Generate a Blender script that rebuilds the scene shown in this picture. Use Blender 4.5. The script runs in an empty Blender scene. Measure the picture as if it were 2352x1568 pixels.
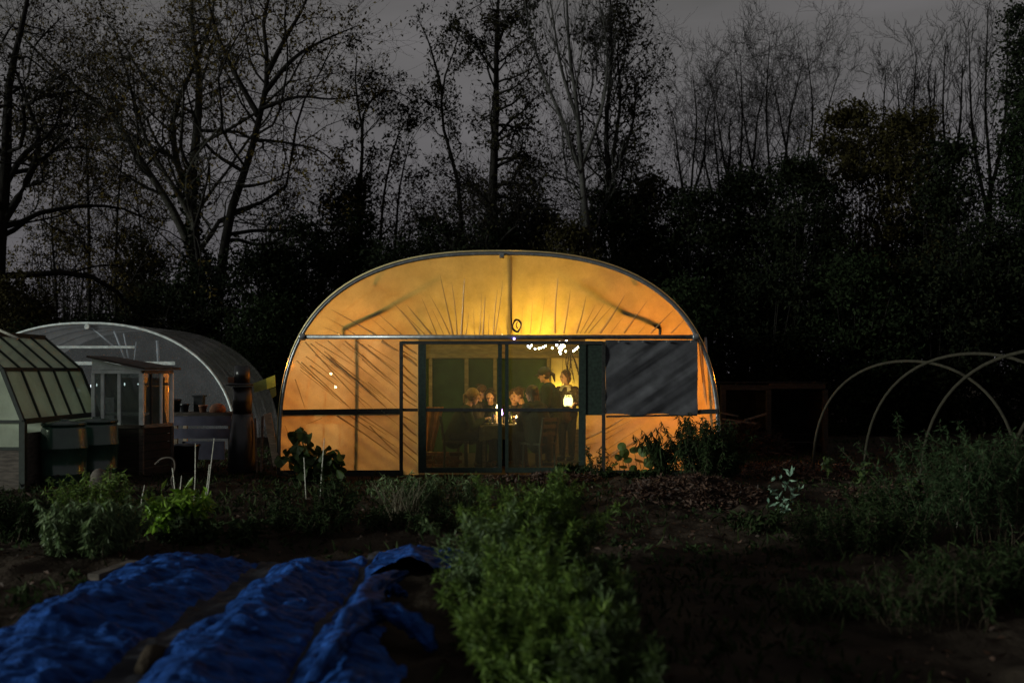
import bpy, math, random
import numpy as np
from mathutils import Vector, Matrix

random.seed(7)
RNG = np.random.default_rng(7)
SC = bpy.context.scene
COL = SC.collection
R = math.radians

# ------------------------------------------------------------------ camera, sky, sun, exposure
F = 2287.0            # focal length in picture units (picture is 2352 wide)
EYE = 1.6
cam_d = bpy.data.cameras.new('camera')
cam_d.lens = 35.0; cam_d.sensor_width = 36.0
cam_d.shift_y = (853 - 784) / 2352.0
cam_d.clip_start = 0.05; cam_d.clip_end = 3000
cam_d.dof.use_dof = True
cam_d.dof.focus_distance = 16.0
cam_d.dof.aperture_fstop = 1.25
cam = bpy.data.objects.new('camera', cam_d); COL.objects.link(cam)
cam.location = (0, 0, EYE); cam.rotation_euler = (R(90), 0, 0)
SC.camera = cam

SUN_EL, SUN_AZ = R(9), R(-112)     # azimuth measured from +Y towards +X; the dim light comes from behind left
sun_d = bpy.data.lights.new('sun', 'SUN')
sun_d.energy = 3.0; sun_d.angle = R(10); sun_d.color = (0.93, 1.0, 0.90)
sun = bpy.data.objects.new('sun', sun_d); COL.objects.link(sun)
sd = Vector((math.sin(SUN_AZ) * math.cos(SUN_EL), math.cos(SUN_AZ) * math.cos(SUN_EL), math.sin(SUN_EL)))
sun.rotation_euler = sd.to_track_quat('Z', 'Y').to_euler()

world = bpy.data.worlds.new('World'); SC.world = world; world.use_nodes = True
wn, wl = world.node_tree.nodes, world.node_tree.links
wn.clear()
wo = wn.new('ShaderNodeOutputWorld'); bg = wn.new('ShaderNodeBackground')
sky = wn.new('ShaderNodeTexSky'); sky.sky_type = 'NISHITA'; sky.sun_disc = False
sky.sun_elevation = SUN_EL; sky.sun_rotation = SUN_AZ
tc = wn.new('ShaderNodeTexCoord'); mp = wn.new('ShaderNodeMapping')
mp.inputs['Scale'].default_value = (1.6, 1.6, 9.0); mp.inputs['Rotation'].default_value = (0, R(7), R(20))
nz = wn.new('ShaderNodeTexNoise'); nz.inputs['Scale'].default_value = 1.7; nz.inputs['Detail'].default_value = 6; nz.inputs['Roughness'].default_value = 0.5
rp = wn.new('ShaderNodeValToRGB')
rp.color_ramp.elements[0].position = 0.30; rp.color_ramp.elements[0].color = (0.152, 0.145, 0.147, 1)
rp.color_ramp.elements[1].position = 0.72; rp.color_ramp.elements[1].color = (0.094, 0.091, 0.088, 1)
mixs = wn.new('ShaderNodeMix'); mixs.data_type = 'RGBA'; mixs.inputs['Factor'].default_value = 0.94
skm = wn.new('ShaderNodeVectorMath'); skm.operation = 'SCALE'; skm.inputs['Scale'].default_value = 0.02
wl.new(tc.outputs['Generated'], mp.inputs['Vector']); wl.new(mp.outputs['Vector'], nz.inputs['Vector'])
wl.new(nz.outputs['Fac'], rp.inputs['Fac']); wl.new(sky.outputs['Color'], skm.inputs[0])
wl.new(skm.outputs['Vector'], mixs.inputs['A']); wl.new(rp.outputs['Color'], mixs.inputs['B'])
sx_ = wn.new('ShaderNodeSeparateXYZ'); wl.new(tc.outputs['Generated'], sx_.inputs[0])
mrz = wn.new('ShaderNodeMapRange'); mrz.inputs['From Min'].default_value = 0.06; mrz.inputs['From Max'].default_value = 0.30; mrz.inputs['To Min'].default_value = 0.35; mrz.inputs['To Max'].default_value = 0.0
wl.new(sx_.outputs['Z'], mrz.inputs['Value'])
mixl = wn.new('ShaderNodeMix'); mixl.data_type = 'RGBA'; mixl.inputs['B'].default_value = (0.118, 0.110, 0.142, 1)     # low sky: slightly lilac town glow all round the horizon
wl.new(mrz.outputs['Result'], mixl.inputs['Factor']); wl.new(mixs.outputs['Result'], mixl.inputs['A']); wl.new(mixl.outputs['Result'], bg.inputs['Color']); bg.inputs['Strength'].default_value = 1.0
wl.new(bg.outputs['Background'], wo.inputs['Surface'])

SC.view_settings.view_transform = 'Standard'; SC.view_settings.look = 'None'
SC.view_settings.exposure = 0; SC.view_settings.gamma = 1; SC.view_settings.use_curve_mapping = False
SC.render.engine = 'CYCLES'
SC.cycles.transparent_max_bounces = 24; SC.cycles.max_bounces = 8; SC.cycles.transmission_bounces = 8
SC.cycles.sample_clamp_indirect = 4.0

# ------------------------------------------------------------------ helpers
def P(u, v, Y):       # a point at distance Y seen at picture position (u, v)
    return Vector(((u - 1176) / F * Y, Y, EYE - (v - 853) / F * Y))

def hsh(ix, iy, s):
    h = (ix.astype(np.int64) * 374761393 + iy.astype(np.int64) * 668265263 + s * 974634777) & 0xffffffff
    h = ((h ^ (h >> 13)) * 1274126177) & 0xffffffff
    h = h ^ (h >> 16)
    return (h & 0xffff) / 65535.0
def vn(x, y, s=0):
    x = np.asarray(x, float); y = np.asarray(y, float)
    ix, iy = np.floor(x), np.floor(y); fx, fy = x - ix, y - iy
    fx = fx * fx * (3 - 2 * fx); fy = fy * fy * (3 - 2 * fy)
    a, b, c, d = hsh(ix, iy, s), hsh(ix + 1, iy, s), hsh(ix, iy + 1, s), hsh(ix + 1, iy + 1, s)
    return (a * (1 - fx) + b * fx) * (1 - fy) + (c * (1 - fx) + d * fx) * fy - 0.5
def fbm(x, y, s=0, o=4):
    t = 0; a = 1
    for i in range(o):
        t = t + a * vn(x * 2 ** i + 17 * i, y * 2 ** i - 9 * i, s + i); a *= 0.5
    return t

def mesh_np(name, V, faces, smooth=False):
    """faces: list of int arrays (N,k)"""
    me = bpy.data.meshes.new(name)
    V = np.asarray(V, np.float32); me.vertices.add(len(V)); me.vertices.foreach_set('co', V.ravel())
    fs = [np.asarray(f, np.int32) for f in faces if len(f)]
    nl = sum(f.size for f in fs); npoly = sum(len(f) for f in fs)
    me.loops.add(nl); me.polygons.add(npoly)
    me.loops.foreach_set('vertex_index', np.concatenate([f.ravel() for f in fs]))
    tot = np.concatenate([np.full(len(f), f.shape[1], np.int32) for f in fs])
    st = np.concatenate([[0], np.cumsum(tot)[:-1]]).astype(np.int32)
    me.polygons.foreach_set('loop_start', st); me.polygons.foreach_set('loop_total', tot)
    if smooth: me.polygons.foreach_set('use_smooth', np.ones(npoly, bool))
    me.update(calc_edges=True); me.validate()
    return me

def link(name, me, mat=None, parent=None, label=None):
    o = bpy.data.objects.new(name, me); COL.objects.link(o)
    if mat is not None and len(me.materials) == 0: me.materials.append(mat)
    if parent is not None: o.parent = parent
    if label: o['label'] = label
    return o
def wbase(o):
    b = Vector((0, 0, 0))
    while o is not None: b += o.location; o = o.parent
    return b
def tag(o, label=None, cat=None, group=None, kind=None):
    if label: o['label'] = label
    if cat: o['category'] = cat
    if group: o['group'] = group
    if kind: o['kind'] = kind
    return o
def thing(name, label, cat, loc=(0, 0, 0), group=None):
    o = bpy.data.objects.new(name, None); COL.objects.link(o); o.location = loc; o.empty_display_size = 0.1
    return tag(o, label, cat, group)
def copy_tree(o, parent=None, **kw):
    c = o.copy(); COL.objects.link(c)
    if parent is not None: c.parent = parent
    for ch in list(o.children): copy_tree(ch, c)
    return c

class MB:
    def __init__(s): s.v = []; s.f = []
    def add(s, vs, fs):
        b = len(s.v); s.v += [tuple(p) for p in vs]; s.f += [tuple(i + b for i in f) for f in fs]
    def box(s, c, size, rot=None):
        x, y, z = size[0] / 2, size[1] / 2, size[2] / 2
        vs = [Vector((a * x, b * y, d * z)) for a in (-1, 1) for b in (-1, 1) for d in (-1, 1)]
        if rot is not None: vs = [rot @ p for p in vs]
        c = Vector(c)
        s.add([p + c for p in vs], [(0, 1, 3, 2), (4, 6, 7, 5), (0, 4, 5, 1), (2, 3, 7, 6), (0, 2, 6, 4), (1, 5, 7, 3)])
        return s
    def bar(s, a, b, w, d=None, up=(0, 0, 1)):    # square bar between two points
        a, b = Vector(a), Vector(b); d = w if d is None else d
        t = (b - a).normalized(); up = Vector(up)
        if abs(t.dot(up)) > 0.98: up = Vector((0, 1, 0))
        sx = t.cross(up).normalized(); sy = sx.cross(t)
        vs = [p + sx * i * w / 2 + sy * j * d / 2 for p in (a, b) for i, j in ((-1, -1), (1, -1), (1, 1), (-1, 1))]
        s.add(vs, [(3, 2, 1, 0), (4, 5, 6, 7)] + [(i, (i + 1) % 4, (i + 1) % 4 + 4, i + 4) for i in range(4)])
        return s
    def tube(s, pts, r, n=8, cap=True):
        pts = [Vector(p) for p in pts]; m = len(pts)
        rs = r if isinstance(r, (list, tuple)) else [r] * m
        vs = []; ref = None
        for i, p in enumerate(pts):
            t = (pts[min(i + 1, m - 1)] - pts[max(i - 1, 0)]).normalized()
            if ref is None: ref = t.orthogonal().normalized()
            ref = (ref - t * ref.dot(t))
            ref = ref.normalized() if ref.length > 1e-6 else t.orthogonal().normalized()
            bi = t.cross(ref)
            vs += [p + (ref * math.cos(2 * math.pi * k / n) + bi * math.sin(2 * math.pi * k / n)) * rs[i] for k in range(n)]
        fs = [(i * n + k, i * n + (k + 1) % n, (i + 1) * n + (k + 1) % n, (i + 1) * n + k) for i in range(m - 1) for k in range(n)]
        if cap: fs += [tuple(range(n - 1, -1, -1)), tuple(range((m - 1) * n, m * n))]
        s.add(vs, fs); return s
    def lathe(s, c, prof, n=16, axis='z', cap=True):   # prof: (r, h)
        c = Vector(c); vs = []
        for r, h in prof:
            for k in range(n):
                a = 2 * math.pi * k / n
                q = Vector((r * math.cos(a), r * math.sin(a), h))
                if axis == 'y': q = Vector((q.x, q.z, q.y))
                if axis == 'x': q = Vector((q.z, q.x, q.y))
                vs.append(c + q)
        m = len(prof)
        fs = [(i * n + k, i * n + (k + 1) % n, (i + 1) * n + (k + 1) % n, (i + 1) * n + k) for i in range(m - 1) for k in range(n)]
        if cap: fs += [tuple(range(n - 1, -1, -1)), tuple(range((m - 1) * n, m * n))]
        s.add(vs, fs); return s
    def ell(s, c, rad, n=12, m=8, rot=None):
        prof = []; vs = []; c = Vector(c)
        for j in range(m + 1):
            th = math.pi * j / m
            for k in range(n):
                a = 2 * math.pi * k / n
                q = Vector((rad[0] * math.sin(th) * math.cos(a), rad[1] * math.sin(th) * math.sin(a), -rad[2] * math.cos(th)))
                if rot is not None: q = rot @ q
                vs.append(c + q)
        s.add(vs, [(i * n + k, i * n + (k + 1) % n, (i + 1) * n + (k + 1) % n, (i + 1) * n + k) for i in range(m) for k in range(n)])
        return s
    def cap(s, a, b, ra, rb, n=10):     # tapered capsule
        a, b = Vector(a), Vector(b); t = (b - a); L = t.length
        t = t.normalized() if L > 1e-6 else Vector((0, 0, 1))
        x = t.orthogonal().normalized(); y = t.cross(x); vs = []; prof = []
        for j in range(4): th = math.pi / 2 * j / 4; prof.append((ra * math.sin(th) + 1e-4, -ra * math.cos(th)))
        prof.append((ra, 0)); prof.append((rb, L))
        for j in range(1, 5): th = math.pi / 2 * j / 4; prof.append((rb * math.cos(th) + 1e-4, L + rb * math.sin(th)))
        for r, h in prof:
            vs += [a + t * h + (x * math.cos(2 * math.pi * k / n) + y * math.sin(2 * math.pi * k / n)) * r for k in range(n)]
        m = len(prof)
        s.add(vs, [(i * n + k, i * n + (k + 1) % n, (i + 1) * n + (k + 1) % n, (i + 1) * n + k) for i in range(m - 1) for k in range(n)]
              + [tuple(range(n - 1, -1, -1)), tuple(range((m - 1) * n, m * n))])
        return s
    def build(s, name, mat, parent=None, smooth=False, label=None, remesh=None):
        b = wbase(parent) if parent is not None else Vector((0, 0, 0))
        me = bpy.data.meshes.new(name)
        me.from_pydata([(p[0] - b.x, p[1] - b.y, p[2] - b.z) for p in s.v], [], s.f)
        if remesh:
            tmp = bpy.data.objects.new('tmp', me); COL.objects.link(tmp)
            md = tmp.modifiers.new('r', 'REMESH'); md.mode = 'VOXEL'; md.voxel_size = remesh; md.use_smooth_shade = True
            m2 = tmp.modifiers.new('s', 'SMOOTH'); m2.factor = 0.5; m2.iterations = 3
            dg = bpy.context.evaluated_depsgraph_get()
            nm = bpy.data.meshes.new_from_object(tmp.evaluated_get(dg)); nm.name = name
            bpy.data.objects.remove(tmp); bpy.data.meshes.remove(me); me = nm; smooth = True
        if smooth: me.polygons.foreach_set('use_smooth', np.ones(len(me.polygons), bool))
        me.update()
        return link(name, me, mat, parent, label)

# ------------------------------------------------------------------ materials
def mat(name, col, rough=0.7, var=0.25, scale=8, bump=0.0, bscale=60, metal=0.0, spec=0.3, col2=None, detail=5, stretch=None, object_var=0.0):
    m = bpy.data.materials.new(name); m.use_nodes = True
    n, l = m.node_tree.nodes, m.node_tree.links
    b = n['Principled BSDF']; b.inputs['Roughness'].default_value = rough; b.inputs['Metallic'].default_value = metal
    b.inputs['Specular IOR Level'].default_value = spec
    t = n.new('ShaderNodeTexCoord'); mpn = n.new('ShaderNodeMapping')
    l.new(t.outputs['Object'], mpn.inputs['Vector'])
    if stretch: mpn.inputs['Scale'].default_value = stretch
    z = n.new('ShaderNodeTexNoise'); z.inputs['Scale'].default_value = scale; z.inputs['Detail'].default_value = detail
    l.new(mpn.outputs['Vector'], z.inputs['Vector'])
    r = n.new('ShaderNodeValToRGB'); r.color_ramp.elements[0].position = 0.32; r.color_ramp.elements[1].position = 0.68
    c = col; c2 = col2 if col2 else tuple(min(1, x * (1 + var)) for x in c)
    c1 = c if col2 else tuple(x * (1 - var) for x in c)
    r.color_ramp.elements[0].color = (*c1, 1); r.color_ramp.elements[1].color = (*c2, 1)
    l.new(z.outputs['Fac'], r.inputs['Fac'])
    out = r.outputs['Color']
    if object_var:
        oi = n.new('ShaderNodeObjectInfo'); hv = n.new('ShaderNodeHueSaturation')
        mr = n.new('ShaderNodeMapRange'); mr.inputs['To Min'].default_value = 1 - object_var; mr.inputs['To Max'].default_value = 1 + object_var
        l.new(oi.outputs['Random'], mr.inputs['Value']); l.new(mr.outputs['Result'], hv.inputs['Value']); l.new(out, hv.inputs['Color']); out = hv.outputs['Color']
    l.new(out, b.inputs['Base Color'])
    if bump:
        z2 = n.new('ShaderNodeTexNoise'); z2.inputs['Scale'].default_value = bscale; z2.inputs['Detail'].default_value = 4
        l.new(mpn.outputs['Vector'], z2.inputs['Vector'])
        bp = n.new('ShaderNodeBump'); bp.inputs['Strength'].default_value = bump; bp.inputs['Distance'].default_value = 0.02
        l.new(z2.outputs['Fac'], bp.inputs['Height']); l.new(bp.outputs['Normal'], b.inputs['Normal'])
    return m

def leafmat(name, c1, c2, trans=0.35, rough=0.5, spec=0.3):
    m = bpy.data.materials.new(name); m.use_nodes = True
    n, l = m.node_tree.nodes, m.node_tree.links
    b = n['Principled BSDF']; b.inputs['Roughness'].default_value = rough; b.inputs['Specular IOR Level'].default_value = spec
    g = n.new('ShaderNodeNewGeometry'); r = n.new('ShaderNodeValToRGB')
    r.color_ramp.elements[0].color = (*c1, 1); r.color_ramp.elements[1].color = (*c2, 1)
    l.new(g.outputs['Random Per Island'], r.inputs['Fac']); l.new(r.outputs['Color'], b.inputs['Base Color'])
    tr = n.new('ShaderNodeBsdfTranslucent'); l.new(r.outputs['Color'], tr.inputs['Color'])
    mx = n.new('ShaderNodeMixShader'); mx.inputs['Fac'].default_value = trans
    l.new(b.outputs['BSDF'], mx.inputs[1]); l.new(tr.outputs['BSDF'], mx.inputs[2])
    l.new(mx.outputs['Shader'], n['Material Output'].inputs['Surface'])
    return m

def polymat(name, transp, transl, diff, tint=(0.86, 0.84, 0.78), streak=0.5, gloss=0.06, scale=2.5, stretch=(1, 1, 1), rough=0.18):
    """agricultural polythene / film: straight-through + scattering + front reflection; dusty noise varies the mix"""
    m = bpy.data.materials.new(name); m.use_nodes = True
    n, l = m.node_tree.nodes, m.node_tree.links; n.remove(n['Principled BSDF'])
    t = n.new('ShaderNodeTexCoord'); mpn = n.new('ShaderNodeMapping'); mpn.inputs['Scale'].default_value = stretch
    l.new(t.outputs['Object'], mpn.inputs['Vector'])
    z = n.new('ShaderNodeTexNoise'); z.inputs['Scale'].default_value = scale; z.inputs['Detail'].default_value = 8; z.inputs['Roughness'].default_value = 0.62
    l.new(mpn.outputs['Vector'], z.inputs['Vector'])
    mr = n.new('ShaderNodeMapRange'); mr.inputs['From Min'].default_value = 0.3; mr.inputs['From Max'].default_value = 0.7
    mr.inputs['To Min'].default_value = 1 - streak; mr.inputs['To Max'].default_value = 1.0
    l.new(z.outputs['Fac'], mr.inputs['Value'])
    cm = n.new('ShaderNodeMix'); cm.data_type = 'RGBA'; cm.inputs['A'].default_value = (tint[0] * 0.42, tint[1] * 0.40, tint[2] * 0.36, 1); cm.inputs['B'].default_value = (*tint, 1)
    l.new(mr.outputs['Result'], cm.inputs['Factor'])
    zf = n.new('ShaderNodeTexNoise'); zf.inputs['Scale'].default_value = 55; zf.inputs['Detail'].default_value = 6; zf.inputs['Roughness'].default_value = 0.8
    l.new(t.outputs['Object'], zf.inputs['Vector'])
    mf = n.new('ShaderNodeMapRange'); mf.inputs['From Min'].default_value = 0.36; mf.inputs['From Max'].default_value = 0.5; mf.inputs['To Min'].default_value = 1 - streak * 0.45; mf.inputs['To Max'].default_value = 1
    l.new(zf.outputs['Fac'], mf.inputs['Value'])
    mm = n.new('ShaderNodeMath'); mm.operation = 'MULTIPLY'; l.new(mr.outputs['Result'], mm.inputs[0]); l.new(mf.outputs['Result'], mm.inputs[1]); l.new(mm.outputs[0], cm.inputs['Factor'])
    tp = n.new('ShaderNodeBsdfTransparent'); tl = n.new('ShaderNodeBsdfTranslucent'); df = n.new('ShaderNodeBsdfDiffuse'); gl = n.new('ShaderNodeBsdfGlossy')
    gl.inputs['Roughness'].default_value = rough
    for s_ in (tp, tl, df): l.new(cm.outputs['Result'], s_.inputs['Color'])
    tot = transp + transl + diff
    m1 = n.new('ShaderNodeMixShader'); m1.inputs['Fac'].default_value = diff / (transl + diff)
    l.new(tl.outputs[0], m1.inputs[1]); l.new(df.outputs[0], m1.inputs[2])
    m2 = n.new('ShaderNodeMixShader'); m2.inputs['Fac'].default_value = transp / tot
    l.new(m1.outputs[0], m2.inputs[1]); l.new(tp.outputs[0], m2.inputs[2])
    lw = n.new('ShaderNodeFresnel'); lw.inputs['IOR'].default_value = 1.35
    ml = n.new('ShaderNodeMath'); ml.operation = 'MULTIPLY'; ml.inputs[1].default_value = gloss * 12
    l.new(lw.outputs[0], ml.inputs[0]); 
    m3 = n.new('ShaderNodeMixShader'); l.new(ml.outputs[0], m3.inputs['Fac'])
    l.new(m2.outputs[0], m3.inputs[1]); l.new(gl.outputs[0], m3.inputs[2])
    l.new(m3.outputs[0], n['Material Output'].inputs['Surface'])
    return m

def emat(name, col, strength):
    m = bpy.data.materials.new(name); m.use_nodes = True
    n, l = m.node_tree.nodes, m.node_tree.links; n.remove(n['Principled BSDF'])
    e = n.new('ShaderNodeEmission'); e.inputs['Color'].default_value = (*col, 1); e.inputs['Strength'].default_value = strength
    l.new(e.outputs[0], n['Material Output'].inputs['Surface']); return m

def point(name, loc, col, watt, rad=0.04):
    d = bpy.data.lights.new(name, 'POINT'); d.energy = watt; d.color = col; d.shadow_soft_size = rad
    o = bpy.data.objects.new(name, d); COL.objects.link(o); o.location = loc; return o

M = {}
M['soil'] = mat('soil', (0.017, 0.0135, 0.0105), 0.95, scale=2.2, col2=(0.040, 0.031, 0.024), bump=0.8, bscale=28, spec=0.02)
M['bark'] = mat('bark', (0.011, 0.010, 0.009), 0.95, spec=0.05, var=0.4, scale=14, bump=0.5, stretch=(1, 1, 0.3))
M['bark_pale'] = mat('bark_pale', (0.024, 0.023, 0.021), 0.85, var=0.45, scale=9, bump=0.4)
M['bark_ivy'] = mat('bark_ivy', (0.028, 0.026, 0.020), 0.9, var=0.4, scale=14, bump=0.5)
M['metal'] = mat('galvanised_tube', (0.23, 0.24, 0.25), 0.42, var=0.25, scale=20, metal=0.75)
M['frame_black'] = mat('dark_painted_timber', (0.018, 0.019, 0.018), 0.65, scale=25, var=0.4)
M['frame_green'] = mat('dark_green_timber', (0.014, 0.024, 0.018), 0.6, scale=25, var=0.4)
M['poly'] = polymat('polythene', 0.13, 0.82, 0.05, streak=0.5, scale=3.0, tint=(0.91, 0.79, 0.42))
M['poly_lower'] = polymat('dusty_polythene', 0.18, 0.74, 0.08, streak=0.6, scale=2.2, tint=(0.90, 0.80, 0.56))
M['poly_fold'] = polymat('bunched_polythene', 0.02, 0.5, 0.3, streak=0.5, tint=(0.56, 0.45, 0.26), gloss=0.02)
M['poly_clear'] = polymat('clear_polythene', 0.80, 0.10, 0.10, streak=0.55, gloss=0.05, tint=(0.78, 0.80, 0.88))
M['poly_cover'] = polymat('clear_cover_polythene', 0.55, 0.15, 0.30, streak=0.5, gloss=0.06, tint=(0.84, 0.82, 0.80))
M['pane'] = polymat('smeared_door_film', 0.958, 0.02, 0.022, streak=0.12, tint=(0.76, 0.87, 0.70), gloss=0.02)
M['gpane'] = polymat('limewashed_pane', 0.30, 0.24, 0.46, streak=0.5, tint=(0.66, 0.74, 0.60), gloss=0.04)
M['window_glass'] = polymat('reflecting_window', 0.80, 0.03, 0.08, streak=0.3, tint=(0.75, 0.8, 0.78), gloss=0.55, rough=0.03)
M['glass'] = polymat('shed_pane', 0.78, 0.05, 0.12, streak=0.5, tint=(0.78, 0.86, 0.84), gloss=0.14, rough=0.04)
M['white'] = mat('white_paint', (0.55, 0.60, 0.60), 0.5, scale=12, var=0.25)
M['white_post'] = mat('white_gloss_paint', (0.80, 0.86, 0.86), 0.35, scale=12, var=0.15)
M['gh_frame'] = mat('dark_greenhouse_metal', (0.016, 0.022, 0.018), 0.5, scale=20, var=0.3)
M['grey_cloth'] = mat('grey_blackout_sheet', (0.046, 0.046, 0.053), 0.75, scale=6, var=0.25, bump=0.15, bscale=120)
M['wood'] = mat('weathered_wood', (0.22, 0.17, 0.12), 0.8, scale=7, var=0.4, stretch=(1, 1, 6), bump=0.2)
M['bay_wood'] = mat('damp_dark_wood', (0.020, 0.016, 0.013), 0.9, scale=7, var=0.45, stretch=(1, 1, 5), bump=0.3)  # darkest of the wood tones
M['wood_dim'] = mat('old_grey_wood', (0.075, 0.062, 0.052), 0.85, scale=7, var=0.45, stretch=(1, 1, 5), bump=0.3)
M['beam'] = mat('bare_timber', (0.20, 0.17, 0.10), 0.75, scale=6, var=0.3, stretch=(1, 4, 4))
M['green_board'] = mat('dark_green_board', (0.022, 0.056, 0.026), 0.8, scale=4, var=0.25)
M['yellow_board'] = mat('cream_notice_board', (0.62, 0.55, 0.36), 0.7, scale=4, var=0.12)
M['brick'] = mat('brick', (0.17, 0.085, 0.05), 0.9, scale=30, var=0.35, object_var=0.4)
M['barrel'] = mat('green_plastic', (0.018, 0.052, 0.038), 0.2, scale=5, var=0.3, spec=0.9)
M['black_plastic'] = mat('black_plastic', (0.012, 0.013, 0.015), 0.3, scale=9, var=0.3, spec=0.6)
M['yellow'] = mat('yellow_plastic', (0.55, 0.50, 0.06), 0.5, scale=20, var=0.15)
M['olive'] = mat('olive_plastic', (0.18, 0.20, 0.05), 0.5, scale=20, var=0.15)
M['terracotta'] = mat('terracotta', (0.16, 0.075, 0.045), 0.85, scale=18, var=0.3)
M['bench_blue'] = mat('blue_grey_board', (0.085, 0.085, 0.125), 0.8, scale=5, var=0.3)
M['tarp'] = mat('blue_sheet', (0.003, 0.014, 0.066), 0.55, scale=9, col2=(0.020, 0.082, 0.33), bump=1.0, bscale=70, spec=0.03, stretch=(0.6, 1.6, 1))
M['fabric_dark'] = mat('dark_ground_fabric', (0.016, 0.017, 0.024), 0.8, scale=6, var=0.4, bump=0.4)
M['cane'] = mat('pale_cane', (0.46, 0.45, 0.38), 0.6, scale=40, var=0.3)
M['pipe_blue'] = mat('grey_hoop_pipe', (0.022, 0.020, 0.014), 0.8, spec=0.1, scale=20, var=0.25)
M['skin'] = mat('skin', (0.52, 0.31, 0.21), 0.5, scale=20, var=0.08)
M['hair_dark'] = mat('dark_hair', (0.035, 0.022, 0.014), 0.42, scale=60, var=0.4, bump=0.6, bscale=90, stretch=(1, 1, 0.2))
M['hair_brown'] = mat('brown_hair', (0.10, 0.052, 0.026), 0.42, scale=60, var=0.4, bump=0.6, bscale=90, stretch=(1, 1, 0.2))
M['hair_fair'] = mat('fair_hair', (0.24, 0.16, 0.07), 0.4, scale=60, var=0.4, bump=0.6, bscale=90, stretch=(1, 1, 0.2))
M['eye'] = mat('dark_eye', (0.01, 0.008, 0.007), 0.2)
M['cap'] = mat('cap_cloth', (0.028, 0.034, 0.026), 0.85, scale=40)
M['coat_green'] = mat('green_coat', (0.012, 0.026, 0.016), 0.85, scale=20, bump=0.3)
M['coat_black'] = mat('black_coat', (0.007, 0.011, 0.009), 0.85, scale=20, bump=0.3)
M['jumper_brown'] = mat('brown_jumper', (0.055, 0.036, 0.020), 0.95, scale=30, bump=0.4)
M['jumper_dark'] = mat('dark_jumper', (0.045, 0.040, 0.035), 0.95, scale=30, bump=0.4)
M['jumper_green'] = mat('moss_jumper', (0.018, 0.032, 0.018), 0.95, scale=30, bump=0.4)
M['collar'] = mat('pale_collar', (0.48, 0.42, 0.30), 0.85)
M['jeans'] = mat('dark_jeans', (0.009, 0.012, 0.012), 0.9, scale=30)
M['shoe'] = mat('dark_shoe', (0.014, 0.013, 0.012), 0.6)
M['cloth'] = mat('tablecloth', (0.055, 0.055, 0.036), 0.9, scale=14, bump=0.2)
M['crock'] = mat('pale_crockery', (0.60, 0.55, 0.44), 0.35)
M['bottle'] = mat('dark_bottle_glass', (0.02, 0.03, 0.012), 0.12, spec=0.8)
M['wax'] = mat('candle_wax', (0.75, 0.66, 0.5), 0.5, var=0.05)
M['twig_dead'] = mat('dead_stems', (0.045, 0.034, 0.022), 0.9, scale=10, var=0.4)
M['bulb'] = emat('bulb_glow', (1.0, 0.80, 0.52), 30)
M['bulb_cool'] = emat('bulb_glow_cool', (0.86, 0.80, 1.0), 30)
M['flame'] = emat('flame_glow', (1.0, 0.72, 0.45), 26)
M['flame_cool'] = emat('violet_white_glow', (0.62, 0.35, 1.0), 18)
M['lantern'] = emat('lantern_glow', (1.0, 0.74, 0.32), 7.0)
M['led'] = emat('small_white_light', (0.85, 0.95, 1.0), 2.0)  # glow for the street-lamp reflections in the shed glass
M['wire'] = mat('black_wire', (0.012, 0.012, 0.012), 0.5)
M['ivy'] = leafmat('ivy_leaves', (0.004, 0.007, 0.003), (0.013, 0.020, 0.008), 0.2, 0.8, 0.04)
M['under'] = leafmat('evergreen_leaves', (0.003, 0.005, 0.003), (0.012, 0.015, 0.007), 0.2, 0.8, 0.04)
M['under_olive'] = leafmat('olive_leaves', (0.009, 0.008, 0.004), (0.032, 0.027, 0.009), 0.3, 0.8, 0.04)
M['autumn'] = leafmat('autumn_leaves', (0.030, 0.022, 0.007), (0.105, 0.078, 0.022), 0.4, 0.8, 0.04)
M['sparse'] = leafmat('dark_tree_leaves', (0.008, 0.007, 0.004), (0.022, 0.020, 0.009), 0.3, 0.8, 0.04)
M['fresh'] = leafmat('fresh_green_leaves', (0.045, 0.090, 0.018), (0.16, 0.24, 0.045), 0.4)
M['feather'] = leafmat('feathery_leaves', (0.045, 0.085, 0.030), (0.145, 0.200, 0.085), 0.3)
M['lime'] = leafmat('bright_leaves', (0.090, 0.190, 0.012), (0.22, 0.36, 0.045), 0.35, rough=0.3, spec=0.5)
M['pale'] = leafmat('silver_leaves', (0.10, 0.18, 0.13), (0.24, 0.36, 0.26), 0.3)
M['dullgreen'] = leafmat('dull_leaves', (0.010, 0.019, 0.007), (0.032, 0.050, 0.018), 0.3, 0.7, 0.08)
M['broad'] = leafmat('broad_dark_leaves', (0.020, 0.040, 0.010), (0.045, 0.075, 0.018), 0.3)
M['round'] = leafmat('round_leaves', (0.040, 0.075, 0.016), (0.085, 0.120, 0.028), 0.3)
M['litter'] = leafmat('dead_leaves', (0.014, 0.007, 0.005), (0.062, 0.030, 0.018), 0.1, rough=0.7)
M['grass'] = leafmat('grass_blades', (0.010, 0.018, 0.006), (0.040, 0.054, 0.020), 0.3, 0.7, 0.08)
M['straw'] = leafmat('straw_blades', (0.10, 0.085, 0.05), (0.25, 0.22, 0.15), 0.3)

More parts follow.
